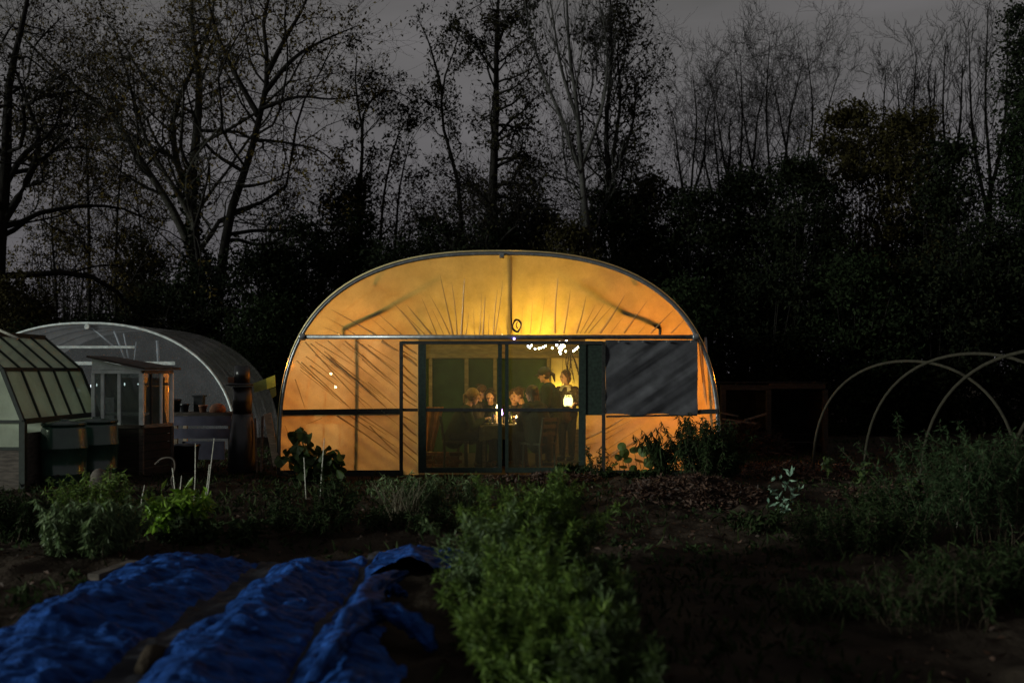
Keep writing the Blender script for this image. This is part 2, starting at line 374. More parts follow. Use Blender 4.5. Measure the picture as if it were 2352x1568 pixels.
# ------------------------------------------------------------------ ground
def ground_h(x, y):
    near = np.clip((30 - np.abs(y - 14)) / 10, 0, 1) * np.clip((22 - np.abs(x)) / 6, 0, 1)
    tun = np.clip(np.maximum(np.maximum(-4.2 - x, x - 3.8), np.maximum(14.9 - y, y - 26)) / 0.6, 0, 1)
    return (0.16 * fbm(x * 0.5, y * 0.5, 3, 3) + 0.10 * np.abs(fbm(x * 2.6, y * 2.6, 5, 3)) + 0.05 * np.abs(fbm(x * 9, y * 9, 7, 2))) * near * tun - 0.01
gx = np.concatenate([[-600, -300, -120, -60, -30, -20], np.linspace(-14, 14, 460), [20, 30, 60, 120, 300, 600]])
gy = np.concatenate([[-60, -20, -5, 0, 2], np.linspace(3, 26, 420), [28, 32, 40, 60, 100, 300, 1200]])
GX, GY = np.meshgrid(gx, gy)
GZ = ground_h(GX, GY)
nx, ny = len(gx), len(gy)
idx = np.arange(nx * ny).reshape(ny, nx)
q = np.stack([idx[:-1, :-1], idx[:-1, 1:], idx[1:, 1:], idx[1:, :-1]], -1).reshape(-1, 4)
g = link('ground', mesh_np('ground', np.stack([GX, GY, GZ], -1).reshape(-1, 3), [q], True), M['soil'])
tag(g, 'dark bare garden soil', kind='structure')
def gh(x, y): return float(ground_h(np.array([x]), np.array([y]))[0])

# ------------------------------------------------------------------ leaves and stems in bulk
def rnd_unit(n, rng):
    v = rng.normal(size=(n, 3)); return v / np.linalg.norm(v, axis=1, keepdims=True)
def leaf_cloud(pos, dirs, L, W, rng, fold=True, curl=0.15):
    """pos (N,3), dirs (N,3): leaf axis. Six-vertex folded leaf: two quads"""
    n = len(pos); L = np.broadcast_to(L, (n,))[:, None]; W = np.broadcast_to(W, (n,))[:, None]
    d = dirs / np.maximum(np.linalg.norm(dirs, axis=1, keepdims=True), 1e-6)
    s = np.cross(d, rnd_unit(n, rng)); s /= np.maximum(np.linalg.norm(s, axis=1, keepdims=True), 1e-6)
    nn = np.cross(d, s)
    tip = pos + d * L - nn * L * curl
    mid = pos + d * L * 0.5
    if fold:
        V = np.stack([pos, mid + s * W / 2 + nn * W * 0.2, tip, mid - s * W / 2 + nn * W * 0.2], 1)
        b = np.arange(n)[:, None] * 4
        Fc = np.concatenate([b + np.array([[0, 1, 2]]), b + np.array([[0, 2, 3]])], 0)
        return V.reshape(-1, 3), Fc
    V = np.stack([pos - s * W * .3, mid + s * W / 2, tip, mid - s * W / 2], 1)
    return V.reshape(-1, 3), np.arange(n)[:, None] * 4 + np.array([[0, 1, 2, 3]])

def tubes(paths, r0, r1, sides=3):
    """paths (N,n,3), r0/r1 (N,)"""
    N, n, _ = paths.shape
    t = np.gradient(paths, axis=1); t /= np.maximum(np.linalg.norm(t, axis=2, keepdims=True), 1e-9)
    ref = np.where(np.abs(t[..., 2:3]) > 0.9, np.array([1., 0, 0]), np.array([0, 0, 1.]))
    a = np.cross(t, ref); a /= np.maximum(np.linalg.norm(a, axis=2, keepdims=True), 1e-9); b = np.cross(t, a)
    w = np.linspace(0, 1, n)[None, :]
    r = (r0[:, None] * (1 - w) + r1[:, None] * w)[..., None]
    ring = [paths + r * (a * math.cos(2 * math.pi * k / sides) + b * math.sin(2 * math.pi * k / sides)) for k in range(sides)]
    V = np.stack(ring, 2)    # N,n,sides,3
    id_ = np.arange(N * n * sides).reshape(N, n, sides)
    fs = []
    for k in range(sides):
        k2 = (k + 1) % sides
        fs.append(np.stack([id_[:, :-1, k], id_[:, :-1, k2], id_[:, 1:, k2], id_[:, 1:, k]], -1).reshape(-1, 4))
    return V.reshape(-1, 3), np.concatenate(fs)

def join(parts):
    vs = []; fs = {}; off = 0
    for V, Fc in parts:
        vs.append(V); fs.setdefault(Fc.shape[1], []).append(Fc + off); off += len(V)
    return np.concatenate(vs), [np.concatenate(f) for f in fs.values()]

def resample(pts, n):
    pts = np.array([tuple(p) for p in pts], float)
    d = np.concatenate([[0], np.cumsum(np.linalg.norm(np.diff(pts, axis=0), axis=1))]); d /= d[-1]
    # smooth (Catmull-Rom like through cubic hermite)
    m = np.gradient(pts, d, axis=0)
    out = []
    for t in np.linspace(0, 1, n):
        i = min(max(np.searchsorted(d, t) - 1, 0), len(d) - 2); h = d[i + 1] - d[i]; s = (t - d[i]) / h
        out.append((2*s**3-3*s**2+1)*pts[i] + (s**3-2*s**2+s)*h*m[i] + (-2*s**3+3*s**2)*pts[i+1] + (s**3-s**2)*h*m[i+1])
    return np.array(out)

def sprout(paths, r0, r1, k, tr, ang, lenf, lenv, rf, rng, n=6, wig=0.18, up=0.10, tipdir=0.0, taper=0.35):
    """children for every parent path, vectorised"""
    N, m, _ = paths.shape
    t = tr[0] + (tr[1] - tr[0]) * (np.arange(k)[None, :] + rng.random((N, k))) / k
    x = t * (m - 1); i = np.minimum(x.astype(int), m - 2); f = (x - i)[..., None]
    A = np.take_along_axis(paths, i[..., None].repeat(3, 2), 1); B = np.take_along_axis(paths, (i + 1)[..., None].repeat(3, 2), 1)
    p = (A * (1 - f) + B * f).reshape(-1, 3); d = (B - A).reshape(-1, 3); d /= np.maximum(np.linalg.norm(d, axis=1, keepdims=True), 1e-9)
    plen = np.linalg.norm(np.diff(paths, axis=1), axis=2).sum(1)
    side = np.cross(d, rnd_unit(len(d), rng)); side /= np.maximum(np.linalg.norm(side, axis=1, keepdims=True), 1e-9)
    a = ang * (0.7 + 0.6 * rng.random(len(d)))[:, None]
    dr = d * np.cos(a) + side * np.sin(a)
    tt = t.reshape(-1)
    L = np.repeat(plen, k) * lenf * (1 - tipdir * tt) * (1 - lenv + 2 * lenv * rng.random(len(d)))
    rr = (np.repeat(r0, k) * (1 - tt) + np.repeat(r1, k) * tt) * rf
    pts = [p]; cur = p
    for s in range(n - 1):
        dr = dr + rng.normal(size=dr.shape) * wig + np.array([0, 0, up]); dr /= np.linalg.norm(dr, axis=1, keepdims=True)
        cur = cur + dr * (L / (n - 1))[:, None]; pts.append(cur)
    return np.stack(pts, 1), rr, rr * taper

def make_tree(name, label, cat_group, trunk, r, limbs=(), seed=1, barkm='bark', leafm=None, nleaf=0.0, lsize=0.12, k=(9, 6, 5), up=0.06, ang=0.95, lenf=(0.42, 0.48, 0.5), lv=0.4,
              tr0=(0.3, 0.98), ivy=None, wig=0.22, minr=0.004, tipdir=0.45, twigs=True, cat='tree', fine=1):
    rng = np.random.default_rng(seed)
    base = Vector(trunk[0])
    root = thing(name, label, cat, (base.x, base.y, 0), cat_group)
    b = np.array([base.x, base.y, 0])
    T = resample(trunk, 16)[None]
    tv = [tubes(T, np.array([r]), np.array([r * 0.12]), 8)]
    L1 = [(T, np.array([r]), np.array([r * 0.12]))]
    for lp, lr in limbs:
        lt = resample(lp, 12)[None]
        tv.append(tubes(lt, np.array([lr]), np.array([lr * 0.15]), 6)); L1.append((lt, np.array([lr]), np.array([lr * 0.15])))
    V, fs = join(tv)
    link('trunk', mesh_np('trunk', V - b, fs, True), M[barkm], root)
    br = []; tips = []
    tl = np.linalg.norm(np.diff(T[0], axis=0), axis=1).sum()
    for j, (pa, ra, rb) in enumerate(L1):
        fr = 1.0 if j == 0 else min(1.0, np.linalg.norm(np.diff(pa[0], axis=0), axis=1).sum() / tl)
        kk = [max(3, round(k[0] * (1 if j == 0 else min(1, 2.0 * fr)))), max(3, round(k[1] * (0.55 + 0.45 * fr))), max(2, round(k[2] * (0.5 + 0.5 * fr)))]
        lf = lenf[0] if j == 0 else min(max(lenf[0] * 1.5, 0.26), 0.42)
        s1 = sprout(pa, ra, rb, kk[0], tr0 if j == 0 else (0.2, 0.98), ang, lf, lv, 0.45, rng, n=8, wig=wig, up=up, tipdir=tipdir)
        s2 = sprout(*s1, kk[1], (0.2, 0.98), ang * 0.9, lenf[1], lv, 0.5, rng, n=6, wig=wig * 1.2, up=up)
        s3 = sprout(*s2, kk[2], (0.2, 1.0), ang * 0.9, lenf[2], lv, 0.6, rng, n=5, wig=wig * 1.3, up=up)
        for s_ in (s1, s2, s3):
            br.append(tubes(s_[0], np.maximum(s_[1], minr), np.maximum(s_[2], minr * 0.7), 4 if s_ is s1 else 3))
        last = s3
        if fine:
            s4 = sprout(*s3, 3 if fr > .55 else 2, (0.3, 1.0), ang * 0.8, 0.55, lv, 0.7, rng, n=4, wig=wig * 1.3, up=up)
            br.append(tubes(s4[0], np.maximum(s4[1], minr * 0.8), np.maximum(s4[2], minr * 0.6), 3)); last = s4
        tips.append(last[0])
    V, fs = join(br)
    link('branches', mesh_np('branches', V - b, fs), M[barkm], root)['kind'] = 'stuff'
    if leafm and nleaf > 0:
        tp = np.concatenate([t.reshape(-1, 3) for t in tips])
        n = int(len(tp) * nleaf); sel = rng.integers(0, len(tp), n)
        p = tp[sel] + rng.normal(size=(n, 3)) * 0.06
        dr = rnd_unit(n, rng) + np.array([0, 0, -0.7])
        V, fc = leaf_cloud(p, dr, lsize * (0.6 + 0.8 * rng.random(n)), lsize * 0.5, rng)
        link('leaves', mesh_np('leaves', V - b, [fc]), M[leafm], root)['kind'] = 'stuff'
    if ivy:
        n, z0, z1, sp = ivy
        i = rng.integers(0, 16, n); z = T[0]; p = z[i] + (z[np.minimum(i + 1, 15)] - z[i]) * rng.random((n, 1))
        keep = (p[:, 2] > z0) & (p[:, 2] < z1); p = p[keep]
        p = p + rnd_unit(len(p), rng) * (sp * rng.random((len(p), 1)) ** 0.7 * (0.6 + 0.7 * fbm(p[:, 2] * 2.0, p[:, 0], seed, 2)[:, None]))
        V, fc = leaf_cloud(p, rnd_unit(len(p), rng) + np.array([0, 0, -0.4]), 0.13, 0.10, rng)
        link('ivy', mesh_np('ivy', V - b, [fc]), M['ivy'], root)['kind'] = 'stuff'
    return root

def pl(Y, *uv): return [P(u, v, Y) for u, v in uv]

# ---- hero trees, read off the treeline (bare autumn trees, some ivy-clad)
make_tree('ivy_clad_tree', 'stout multi-limbed tree with ivy-thickened trunk, left of the leaning tree', 'trees of the wood', pl(30, (462, 960), (455, 720), (446, 560), (440, 430), (452, 300), (458, 180), (440, 60), (446, -90)), 0.29,
    limbs=[(pl(30, (450, 600), (390, 470), (330, 380), (255, 265), (180, 205), (90, 125), (20, 50)), 0.14),
           (pl(30.5, (444, 480), (402, 350), (398, 270), (428, 190), (480, 70), (500, -70)), 0.12),
           (pl(29.6, (450, 520), (405, 440), (340, 330), (300, 200), (260, 60)), 0.09)],
    seed=51, barkm='bark_ivy', leafm='autumn', nleaf=0.28, k=(16, 9, 5), ivy=(7000, 0.2, 7.5, 0.75), up=0.06, ang=1.0)
make_tree('leaning_tree', 'tree leaning right with forked bare crown and a few hanging leaves', 'trees of the wood', pl(28.5, (470, 980), (505, 640), (535, 470), (570, 370), (598, 260), (616, 160), (604, 60), (645, -90)), 0.21,
    limbs=[(pl(28.5, (596, 270), (535, 160), (490, 50), (470, -60)), 0.10),
           (pl(28.5, (606, 215), (680, 130), (760, 85), (826, 58)), 0.085),
           (pl(28.2, (613, 170), (660, 80), (700, 10), (720, -60)), 0.09),
           (pl(28.2, (600, 250), (690, 222), (760, 228), (850, 214)), 0.06),
           (pl(28.6, (560, 395), (480, 340), (440, 250), (420, 150)), 0.07),
           (pl(28.4, (582, 320), (670, 330), (740, 350), (800, 420)), 0.05)],
    seed=12, leafm='autumn', nleaf=0.30, k=(14, 9, 5), up=0.03, ang=0.95, lsize=0.13)
make_tree('gnarled_tree', 'dark twisting tree at the left edge of the photo', 'trees of the wood', pl(27, (-10, 1000), (-5, 600), (15, 350), (20, 200), (50, 60), (80, -80)), 0.30,
    limbs=[(pl(27, (0, 520), (60, 420), (90, 330), (60, 230), (20, 120)), 0.12), (pl(27, (-2, 450), (60, 350), (120, 300), (150, 180)), 0.1)],
    seed=13, leafm='sparse', nleaf=0.25, k=(16, 9, 5), up=0.04, wig=0.3, ang=1.1)
for i, (lab, pts, rr, sd) in enumerate([
    ('slim straight bare sapling nearest the left edge group, behind the glass shed', [(208, 960), (205, 680), (203, 470), (198, 300), (206, 150)], 0.10, 21),
    ('thin bare sapling between the slim straight one and the ivy-clad tree', [(268, 960), (266, 640), (270, 480), (282, 320), (276, 200)], 0.085, 22),
    ('thin sapling just left of the ivy-clad trunk, with twiggy sides', [(338, 960), (330, 700), (322, 520), (310, 400), (318, 300)], 0.07, 23),
    ('slender sapling with a small fan of twigs, far left of the tree line', [(130, 960), (128, 660), (118, 500), (124, 380), (100, 280)], 0.07, 24)]):
    make_tree('sapling', lab, 'bare saplings on the left', pl(32, *pts), rr, seed=sd, leafm='autumn', nleaf=0.3, k=(16, 7, 5), ang=0.85, tr0=(0.35, 0.98), lenf=(0.3, 0.45, 0.45))
make_tree('spire_tree', 'leafy narrow tree with a bare pointed tip, right of the leaning tree', 'trees of the wood', pl(29, (812, 980), (820, 640), (828, 420), (832, 300), (816, 200), (820, 120)), 0.13,
    limbs=[(pl(29, (830, 330), (845, 240), (890, 208), (935, 222), (965, 250)), 0.05)], seed=14, leafm='sparse', nleaf=0.2, k=(28, 6, 4), ang=0.9, lenf=(0.12, 0.5, 0.5), ivy=(4200, 0.2, 7.2, 0.6), lsize=0.12)
make_tree('arching_sapling', 'thin sapling bent over in an arch, the outer of the bent pair', 'arching saplings', pl(29, (852, 900), (872, 560), (890, 400), (922, 295), (968, 238), (1030, 226)), 0.075, seed=15, leafm='sparse', nleaf=0.3, k=(12, 5, 4), lenf=(0.16, 0.5, 0.45), up=-0.02)
make_tree('arching_sapling', 'thin sapling bent over in an arch, the inner of the bent pair', 'arching saplings', pl(29.5, (895, 900), (908, 560), (922, 410), (952, 310), (1005, 258), (1050, 262)), 0.065, seed=16, leafm='sparse', nleaf=0.3, k=(12, 5, 4), lenf=(0.16, 0.5, 0.45), up=-0.02)
make_tree('crooked_tree', 'slim tree with a forked crooked top, left of the tall central tree', 'trees of the wood', pl(29, (1075, 980), (1062, 560), (1048, 400), (1018, 290), (1016, 200), (1042, 120), (1062, 55)), 0.12,
    limbs=[(pl(29, (1016, 215), (1000, 150), (980, 85), (955, 35)), 0.055)], seed=17, leafm='sparse', nleaf=0.2, k=(20, 6, 4), lenf=(0.11, 0.5, 0.5), ang=0.85)
make_tree('tall_tree', 'tallest straight tree with level side branches, above the tunnel ridge', 'trees of the wood', pl(28, (1118, 1000), (1128, 520), (1135, 360), (1140, 210), (1140, 100), (1148, -60)), 0.24,
    limbs=[(pl(28, (1138, 170), (1080, 90), (1060, 70), (1030, 60)), 0.05), (pl(28, (1141, 110), (1180, 30), (1240, 10)), 0.05), (pl(28, (1135, 330), (1180, 300), (1230, 250)), 0.04)],
    seed=18, leafm='sparse', nleaf=0.2, k=(38, 8, 5), ang=1.15, lenf=(0.17, 0.5, 0.5), up=0.05, tr0=(0.25, 0.99), lsize=0.13)
make_tree('pale_tree', 'bare tree with a pale bark trunk and upswept limbs', 'trees of the wood', pl(27, (1400, 960), (1352, 560), (1340, 440), (1332, 340), (1326, 250), (1308, 120), (1300, -60)), 0.15,
    limbs=[(pl(27, (1338, 410), (1292, 280), (1248, 170), (1215, 60), (1200, -40)), 0.07), (pl(27, (1328, 280), (1290, 160), (1270, 40), (1255, -60)), 0.06), (pl(27, (1336, 380), (1380, 260), (1395, 120), (1370, -30)), 0.06)],
    seed=19, barkm='bark_pale', k=(12, 7, 5), ang=0.5, up=0.22, lenf=(0.3, 0.42, 0.45))
make_tree('leafy_crown_tree', 'tree with clumps of leaves left in its crown, right of the pale tree', 'trees of the wood', pl(29, (1420, 980), (1412, 600), (1400, 420), (1392, 300), (1404, 150), (1402, -10)), 0.17,
    limbs=[(pl(29, (1400, 420), (1450, 300), (1470, 200), (1500, 165)), 0.07), (pl(29, (1405, 380), (1425, 220), (1420, 100), (1440, 30)), 0.07)],
    seed=20, leafm='sparse', nleaf=0.24, k=(26, 8, 5), ang=0.8, up=0.10, lenf=(0.22, 0.5, 0.5), lsize=0.13)
labs = ['bare fan-shaped tree beside the leafy crown, first of the row to the right', 'low bare tree in the row, between the first and the broad crowned one', 'bare tree with many slanting stems left of the broad crowned one', 'bare broad crowned tree, tallest of the right-hand row', 'bare tree closing the row beside the dark rounded evergreen']
for i, (u, vt, w, sd, sp) in enumerate([(1590, 165, 10, 31, 60), (1650, 200, -10, 32, 60), (1700, 125, 5, 33, 70), (1768, 95, -8, 34, 80), (1852, 110, 15, 35, 80)]):
    make_tree('bare_tree', labs[i], 'bare trees on the right', pl(35, (u, 960), (u - w, 600), (u, 400), (u + w, 260), (u, vt)), 0.10,
        limbs=[(pl(35, (u - w, 520), (u - sp * 0.5, 380), (u - sp * 0.75, 270), (u - sp, vt + 60)), 0.06), (pl(35, (u - w, 480), (u + sp * 0.45, 360), (u + sp * .6, 260), (u + sp, vt + 40)), 0.06)],
        seed=sd, k=(14, 8, 5), ang=0.7, up=0.08, lenf=(0.26, 0.5, 0.5), minr=0.005, wig=0.24)
labs = ['upright bare tree behind the dark rounded evergreen, left one', 'upright bare tree behind the dark rounded evergreen, right one', 'tall bare twiggy tree beside the evergreen at the right edge', 'short bare tree left of the upright pair']
for i, (u, vt, sd, sp) in enumerate([(2105, 125, 36, 45), (2172, 105, 37, 40), (2270, 20, 38, 45), (2035, 170, 39, 50)]):
    make_tree('bare_tree', labs[i], 'bare trees on the right', pl(33, (u, 960), (u, 600), (u + 4, 400), (u - 6, 260), (u, vt)), 0.12,
        limbs=[(pl(33, (u, 500), (u - sp * .7, 340), (u - sp, vt + 50)), 0.07), (pl(33, (u, 460), (u + sp * .7, 330), (u + sp, vt + 30)), 0.07)],
        seed=sd, k=(13, 6, 4), ang=0.6, up=0.16, lenf=(0.2, 0.45, 0.5), minr=0.006)

# ---- dense understorey: leaf-clump shrubs and evergreens
def bush_mesh(seed, w, d, h, L=0.115, W=0.068, droop=-0.4, dens=1.0):
    rng = np.random.default_rng(seed); clumps = int(40 + 14 * w * h); n = int(2 * w * h * 950 * dens)
    if dens < .5: L, W = L * .9, W * .8
    c = rng.random((clumps, 3)) * 2 - 1; rad = np.sqrt(c[:, 0] ** 2 + c[:, 1] ** 2); c[:, 2] = rng.random(clumps) ** 0.85
    rmax = np.where(c[:, 2] < 0.55, 1.0, np.sqrt(np.clip(1 - ((c[:, 2] - 0.55) / 0.47) ** 2, 0.0, 1)))
    k = rmax * (rng.random(clumps) ** 0.45) / np.maximum(rad, 1e-3); c[:, 0] *= k * w; c[:, 1] *= k * d; c[:, 2] *= h
    s = 0.12 + 0.22 * rng.random(clumps); i = rng.integers(0, clumps, n)
    p = c[i] + rng.normal(size=(n, 3)) * s[i][:, None] * np.array([1, 1, 0.7]); p[:, 2] = np.abs(p[:, 2])
    return leaf_cloud(p, rnd_unit(n, rng) + np.array([0, 0, droop]), L * (0.5 + 0.9 * rng.random(n)), W * (.6 + .7 * rng.random(n)), rng, fold=False)
stem_m = None
rng = np.random.default_rng(5)
st = np.stack([np.linspace(0, 1, 5)[None, :] * (rng.random((16, 1)) * 1.2 - 0.6), np.linspace(0, 1, 5)[None, :] * (rng.random((16, 1)) * 1.2 - 0.6), np.linspace(0, 0.85, 5)[None, :].repeat(16, 0)], -1)
V, fc = tubes(st, np.full(16, 0.02), np.full(16, 0.006), 4); stem_m = mesh_np('stems', V, [fc]); stem_m.materials.append(M['bark'])
UND = [  # u, v top, half width px, Y, leaf, label
    (40, 640, 90, 26, 'under_olive', 'tall dark shrub at the left edge below the gnarled tree'),
    (250, 730, 120, 29, 'under', 'low dark shrub behind the clear plastic tunnel'),
    (390, 650, 90, 28, 'under', 'dark shrub at the foot of the ivy-clad tree'),
    (330, 560, 55, 31, 'under_olive', 'olive shrub rising between the thin saplings and the ivy-clad tree'),
    (470, 600, 80, 27.5, 'under', 'black-green shrub between the ivy-clad and leaning trunks'),
    (590, 570, 100, 27, 'under', 'dark shrub below the leaning tree, left of the lit tunnel'),
    (690, 510, 100, 28, 'under', 'rounded dark shrub left of the narrow spire tree'),
    (790, 440, 85, 30, 'under', 'tall dark evergreen around the foot of the spire tree'),
    (900, 560, 110, 27, 'under', 'dark shrub under the bent saplings'),
    (1010, 500, 90, 28, 'under', 'dark shrub behind the left shoulder of the lit tunnel roof'),
    (1120, 520, 100, 27, 'under', 'dark shrub around the tall central trunk'),
    (1215, 450, 85, 29, 'under', 'dark tall shrub between the tall tree and the pale tree'),
    (1310, 520, 90, 26.5, 'under_olive', 'brownish shrub in front of the pale trunk'),
    (1410, 440, 90, 28, 'under', 'dark shrub below the leafy-crowned tree'),
    (1500, 400, 90, 30, 'under_olive', 'brownish shrub beyond the right end of the lit tunnel roof'),
    (1600, 440, 100, 28, 'under', 'dark green shrub below the first of the bare row'),
    (1710, 400, 110, 29, 'under', 'dark shrub below the bare slanting stems'),
    (1830, 370, 120, 27.5, 'under', 'dark shrub below the bare broad crowned tree'),
    (1965, 245, 120, 29, 'under_olive', 'huge dark rounded evergreen, highest of the mass on the right'),
    (2090, 265, 120, 28, 'under_olive', 'dark rounded evergreen right of the highest one'),
    (2180, 330, 90, 27, 'under', 'dark evergreen sloping down towards the right edge'),
    (2270, 520, 100, 26, 'under', 'low dark shrub behind the far hoops at the right'),
    (2345, 20, 42, 27, 'under', 'tall narrow evergreen cut by the right edge of the photo'),
    (2390, 200, 90, 26, 'ivy', 'leafy evergreen mass at the right edge below the narrow one'),
    (1760, 640, 130, 25, 'under', 'low black hedge shrub behind the timber bay'),
    (1960, 600, 130, 25, 'ivy', 'low black shrub behind the nearest pipe hoop of the far row'),
    (2150, 620, 130, 25, 'under', 'low black shrub behind the middle of the pipe hoops'),
    (1560, 650, 110, 25, 'ivy', 'low black shrub beside the right flank of the lit tunnel'),
    (620, 690, 100, 25.5, 'ivy', 'low black shrub beside the left flank of the lit tunnel'),
    (150, 500, 110, 33, 'sparse', 'thin half-bare thicket showing sky, between the gnarled tree and the slim saplings'),
    (300, 520, 90, 34, 'sparse', 'thin half-bare thicket showing sky, left of the ivy-clad trunk'),
    (640, 420, 100, 33, 'sparse', 'thin half-bare thicket showing sky, right of the leaning trunk'),
    (950, 420, 90, 33, 'sparse', 'thin twiggy thicket showing sky behind the bent saplings'),
    (1080, 370, 90, 33, 'sparse', 'thin twiggy thicket showing sky left of the tall central trunk'),
    (1215, 360, 90, 34, 'sparse', 'thin twiggy thicket showing sky between the tall tree and the pale tree'),
    (1440, 320, 90, 33, 'sparse', 'thin twiggy thicket showing sky behind the leafy-crowned tree'),
    (120, 760, 110, 25.5, 'ivy', 'low dark shrub behind the roof of the dark framed greenhouse'),
]
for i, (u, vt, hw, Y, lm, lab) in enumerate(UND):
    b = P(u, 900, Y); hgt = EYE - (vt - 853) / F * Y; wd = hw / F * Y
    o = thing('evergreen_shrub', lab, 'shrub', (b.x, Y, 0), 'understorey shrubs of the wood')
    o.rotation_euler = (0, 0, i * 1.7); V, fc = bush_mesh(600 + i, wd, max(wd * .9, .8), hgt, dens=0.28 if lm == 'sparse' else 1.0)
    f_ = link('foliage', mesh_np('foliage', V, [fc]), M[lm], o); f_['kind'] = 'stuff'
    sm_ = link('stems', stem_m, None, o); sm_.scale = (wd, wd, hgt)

# a far mass of twigs and leaves closing the wood
rng = np.random.default_rng(77)
n = 2600
x = rng.random(n) * 64 - 32; y = 40 + rng.random(n) * 6
top = 5.5 + 4.5 * (fbm(x * 0.25, y * 0, 9, 3) + 0.2) + np.where(x > 5, 1.5, 0)
pth = np.zeros((n, 6, 3)); c0 = np.stack([x, y, np.zeros(n)], 1); c0[:, 2] = rng.random(n) * top * 0.6
dr = np.stack([rng.normal(size=n) * 0.35, rng.normal(size=n) * 0.2, np.ones(n)], 1)
for s_ in range(6):
    pth[:, s_] = c0; dr = dr + rng.normal(size=dr.shape) * 0.2; dr /= np.linalg.norm(dr, axis=1, keepdims=True); c0 = c0 + dr * (top * 0.11)[:, None]
V1, f1 = tubes(pth, np.full(n, 0.03), np.full(n, 0.010), 3)
s2 = sprout(pth, np.full(n, 0.03), np.full(n, 0.01), 6, (0.2, 1), 0.8, 0.5, 0.3, 0.6, rng, n=4)
V2, f2 = tubes(s2[0], np.maximum(s2[1], 0.008), np.maximum(s2[2], 0.006), 3)
tp = s2[0].reshape(-1, 3); sel = rng.integers(0, len(tp), 26000); pp = tp[sel] + rng.normal(size=(26000, 3)) * 0.25
keep = pp[:, 2] < (3.8 + 3.0 * fbm(pp[:, 0] * .4, pp[:, 1] * 0, 4, 3) + np.where(pp[:, 0] > 3, 2.0, 0)); pp = pp[keep]
V3, f3 = leaf_cloud(pp, rnd_unit(len(pp), rng), 0.24, 0.16, rng, fold=False)
V, fs = join([(V1, f1), (V2, f2)]); wood_o = link('far_wood', mesh_np('far_wood', V, fs), M['bark']); tag(wood_o, 'far twig tangle of the wood behind the named trees', 'wood', kind='stuff')
link('leaves', mesh_np('leaves', V3, [f3]), M['under'], wood_o)['kind'] = 'stuff'

# ------------------------------------------------------------------ the lit tunnel
TY = 15.4; K = TY / F
UC, AH = 1146, 505
XC = (UC - 1176) * K; HA = AH * K; HH = 508 * K; NX, NZ = 2.5, 3.1
def wx(u): return (u - 1176) * K
def wz(v): return EYE - (v - 853) * K
def S(u, v): return (wx(u / 1.0043), wz(v / 1.0043))     # position on the front wall
def arch(t, grow=0.0):      # t in 0..pi, 0 = left foot
    c, s = -math.cos(t), math.sin(t)
    x = math.copysign(abs(c) ** (2 / NX), c) * (HA + grow); z = abs(s) ** (2 / NZ) * (HH + grow)
    return x + XC, z
def arch_z(x): 
    q_ = min(abs((x - XC) / HA), 1); return HH * (1 - q_ ** NX) ** (1 / NZ)
def arch_x(z, sgn): 
    q_ = min(max(z / HH, 0), 1); return XC + sgn * HA * (1 - q_ ** NZ) ** (1 / NX)
def hoop_pts(Y, grow=0, n=56): return [Vector((arch(math.pi * i / n, grow)[0], Y, arch(math.pi * i / n, grow)[1])) for i in range(n + 1)]

tun = thing('polytunnel', 'large polytunnel glowing orange and yellow from inside', 'polytunnel', (XC, TY, 0))
TEND = 24.4
for i, y in enumerate([TY, 17.2, 19.0, 20.8, 22.6, TEND]):
    MB().tube(hoop_pts(y), 0.025 if i == 0 else 0.024, 8).build('hoop', M['metal'], tun, True)
# cover
n = 60; ys = np.linspace(TY - 0.02, TEND + .02, 46)
V = []
for y in ys:
    sag = 0.02 * math.cos((y - TY) / 1.8 * 2 * math.pi)
    for i in range(n + 1):
        x, z = arch(math.pi * i / n, 0.036 + sag * math.sin(math.pi * i / n)); V.append((x - XC, y - TY, z))
id_ = np.arange(len(V)).reshape(len(ys), n + 1)
link('cover', mesh_np('cover', V, [np.stack([id_[:-1, :-1], id_[1:, :-1], id_[1:, 1:], id_[:-1, 1:]], -1).reshape(-1, 4)], True), M['poly'], tun)
# wrapped edge of the cover on the front hoop
e = MB().tube(hoop_pts(TY - 0.010, 0.024), 0.012, 6).build('cover_edge', M['grey_cloth'], tun, True)
ZH = wz(774)          # header height
def sheet(name, x0f, x1f, z0, z1, nx_, nz_, mat_, y=TY + 0.005, wave=None):
    V = []
    for j in range(nz_ + 1):
        z = z0 + (z1 - z0) * j / nz_
        xa, xb = x0f(z), x1f(z)
        for i in range(nx_ + 1):
            x = xa + (xb - xa) * i / nx_
            V.append((x - XC, y - TY + (wave(x, z) if wave else 0), z))
    id_ = np.arange(len(V)).reshape(nz_ + 1, nx_ + 1)
    return link(name, mesh_np(name, V, [np.stack([id_[:-1, :-1], id_[:-1, 1:], id_[1:, 1:], id_[1:, :-1]], -1).reshape(-1, 4)], True), mat_, tun)
def wave_up(x, z):
    a = math.atan2(z - ZH + 0.6, x - wx(1200) * 1.0) * 26
    return 0.020 * math.sin(a) * max(0, 1 - (z - ZH) / 1.1) + 0.012 * float(vn(x * 3, z * 3, 2))
gable = sheet('gable_sheet', lambda z: arch_x(z, -1), lambda z: arch_x(z, 1), ZH, HH - 0.002, 150, 60, M['poly'], wave=wave_up)
def wave_dl(x, z): return 0.014 * math.sin((x * 0.62 + z * 0.78) * 30) * (0.5 + float(vn(x * 2, z * 2, 8))) + 0.01 * float(vn(x * 4, z * 4, 6))
def wave_dr(x, z): return 0.014 * math.sin((-x * 0.5 + z * 0.86) * 24) * (0.5 + float(vn(x * 2, z * 2, 8)))
left_sh = sheet('wall_sheet', lambda z: arch_x(z, -1), lambda z: wx(961), 0.0, ZH - 0.02, 90, 70, M['poly_lower'], wave=wave_dl)
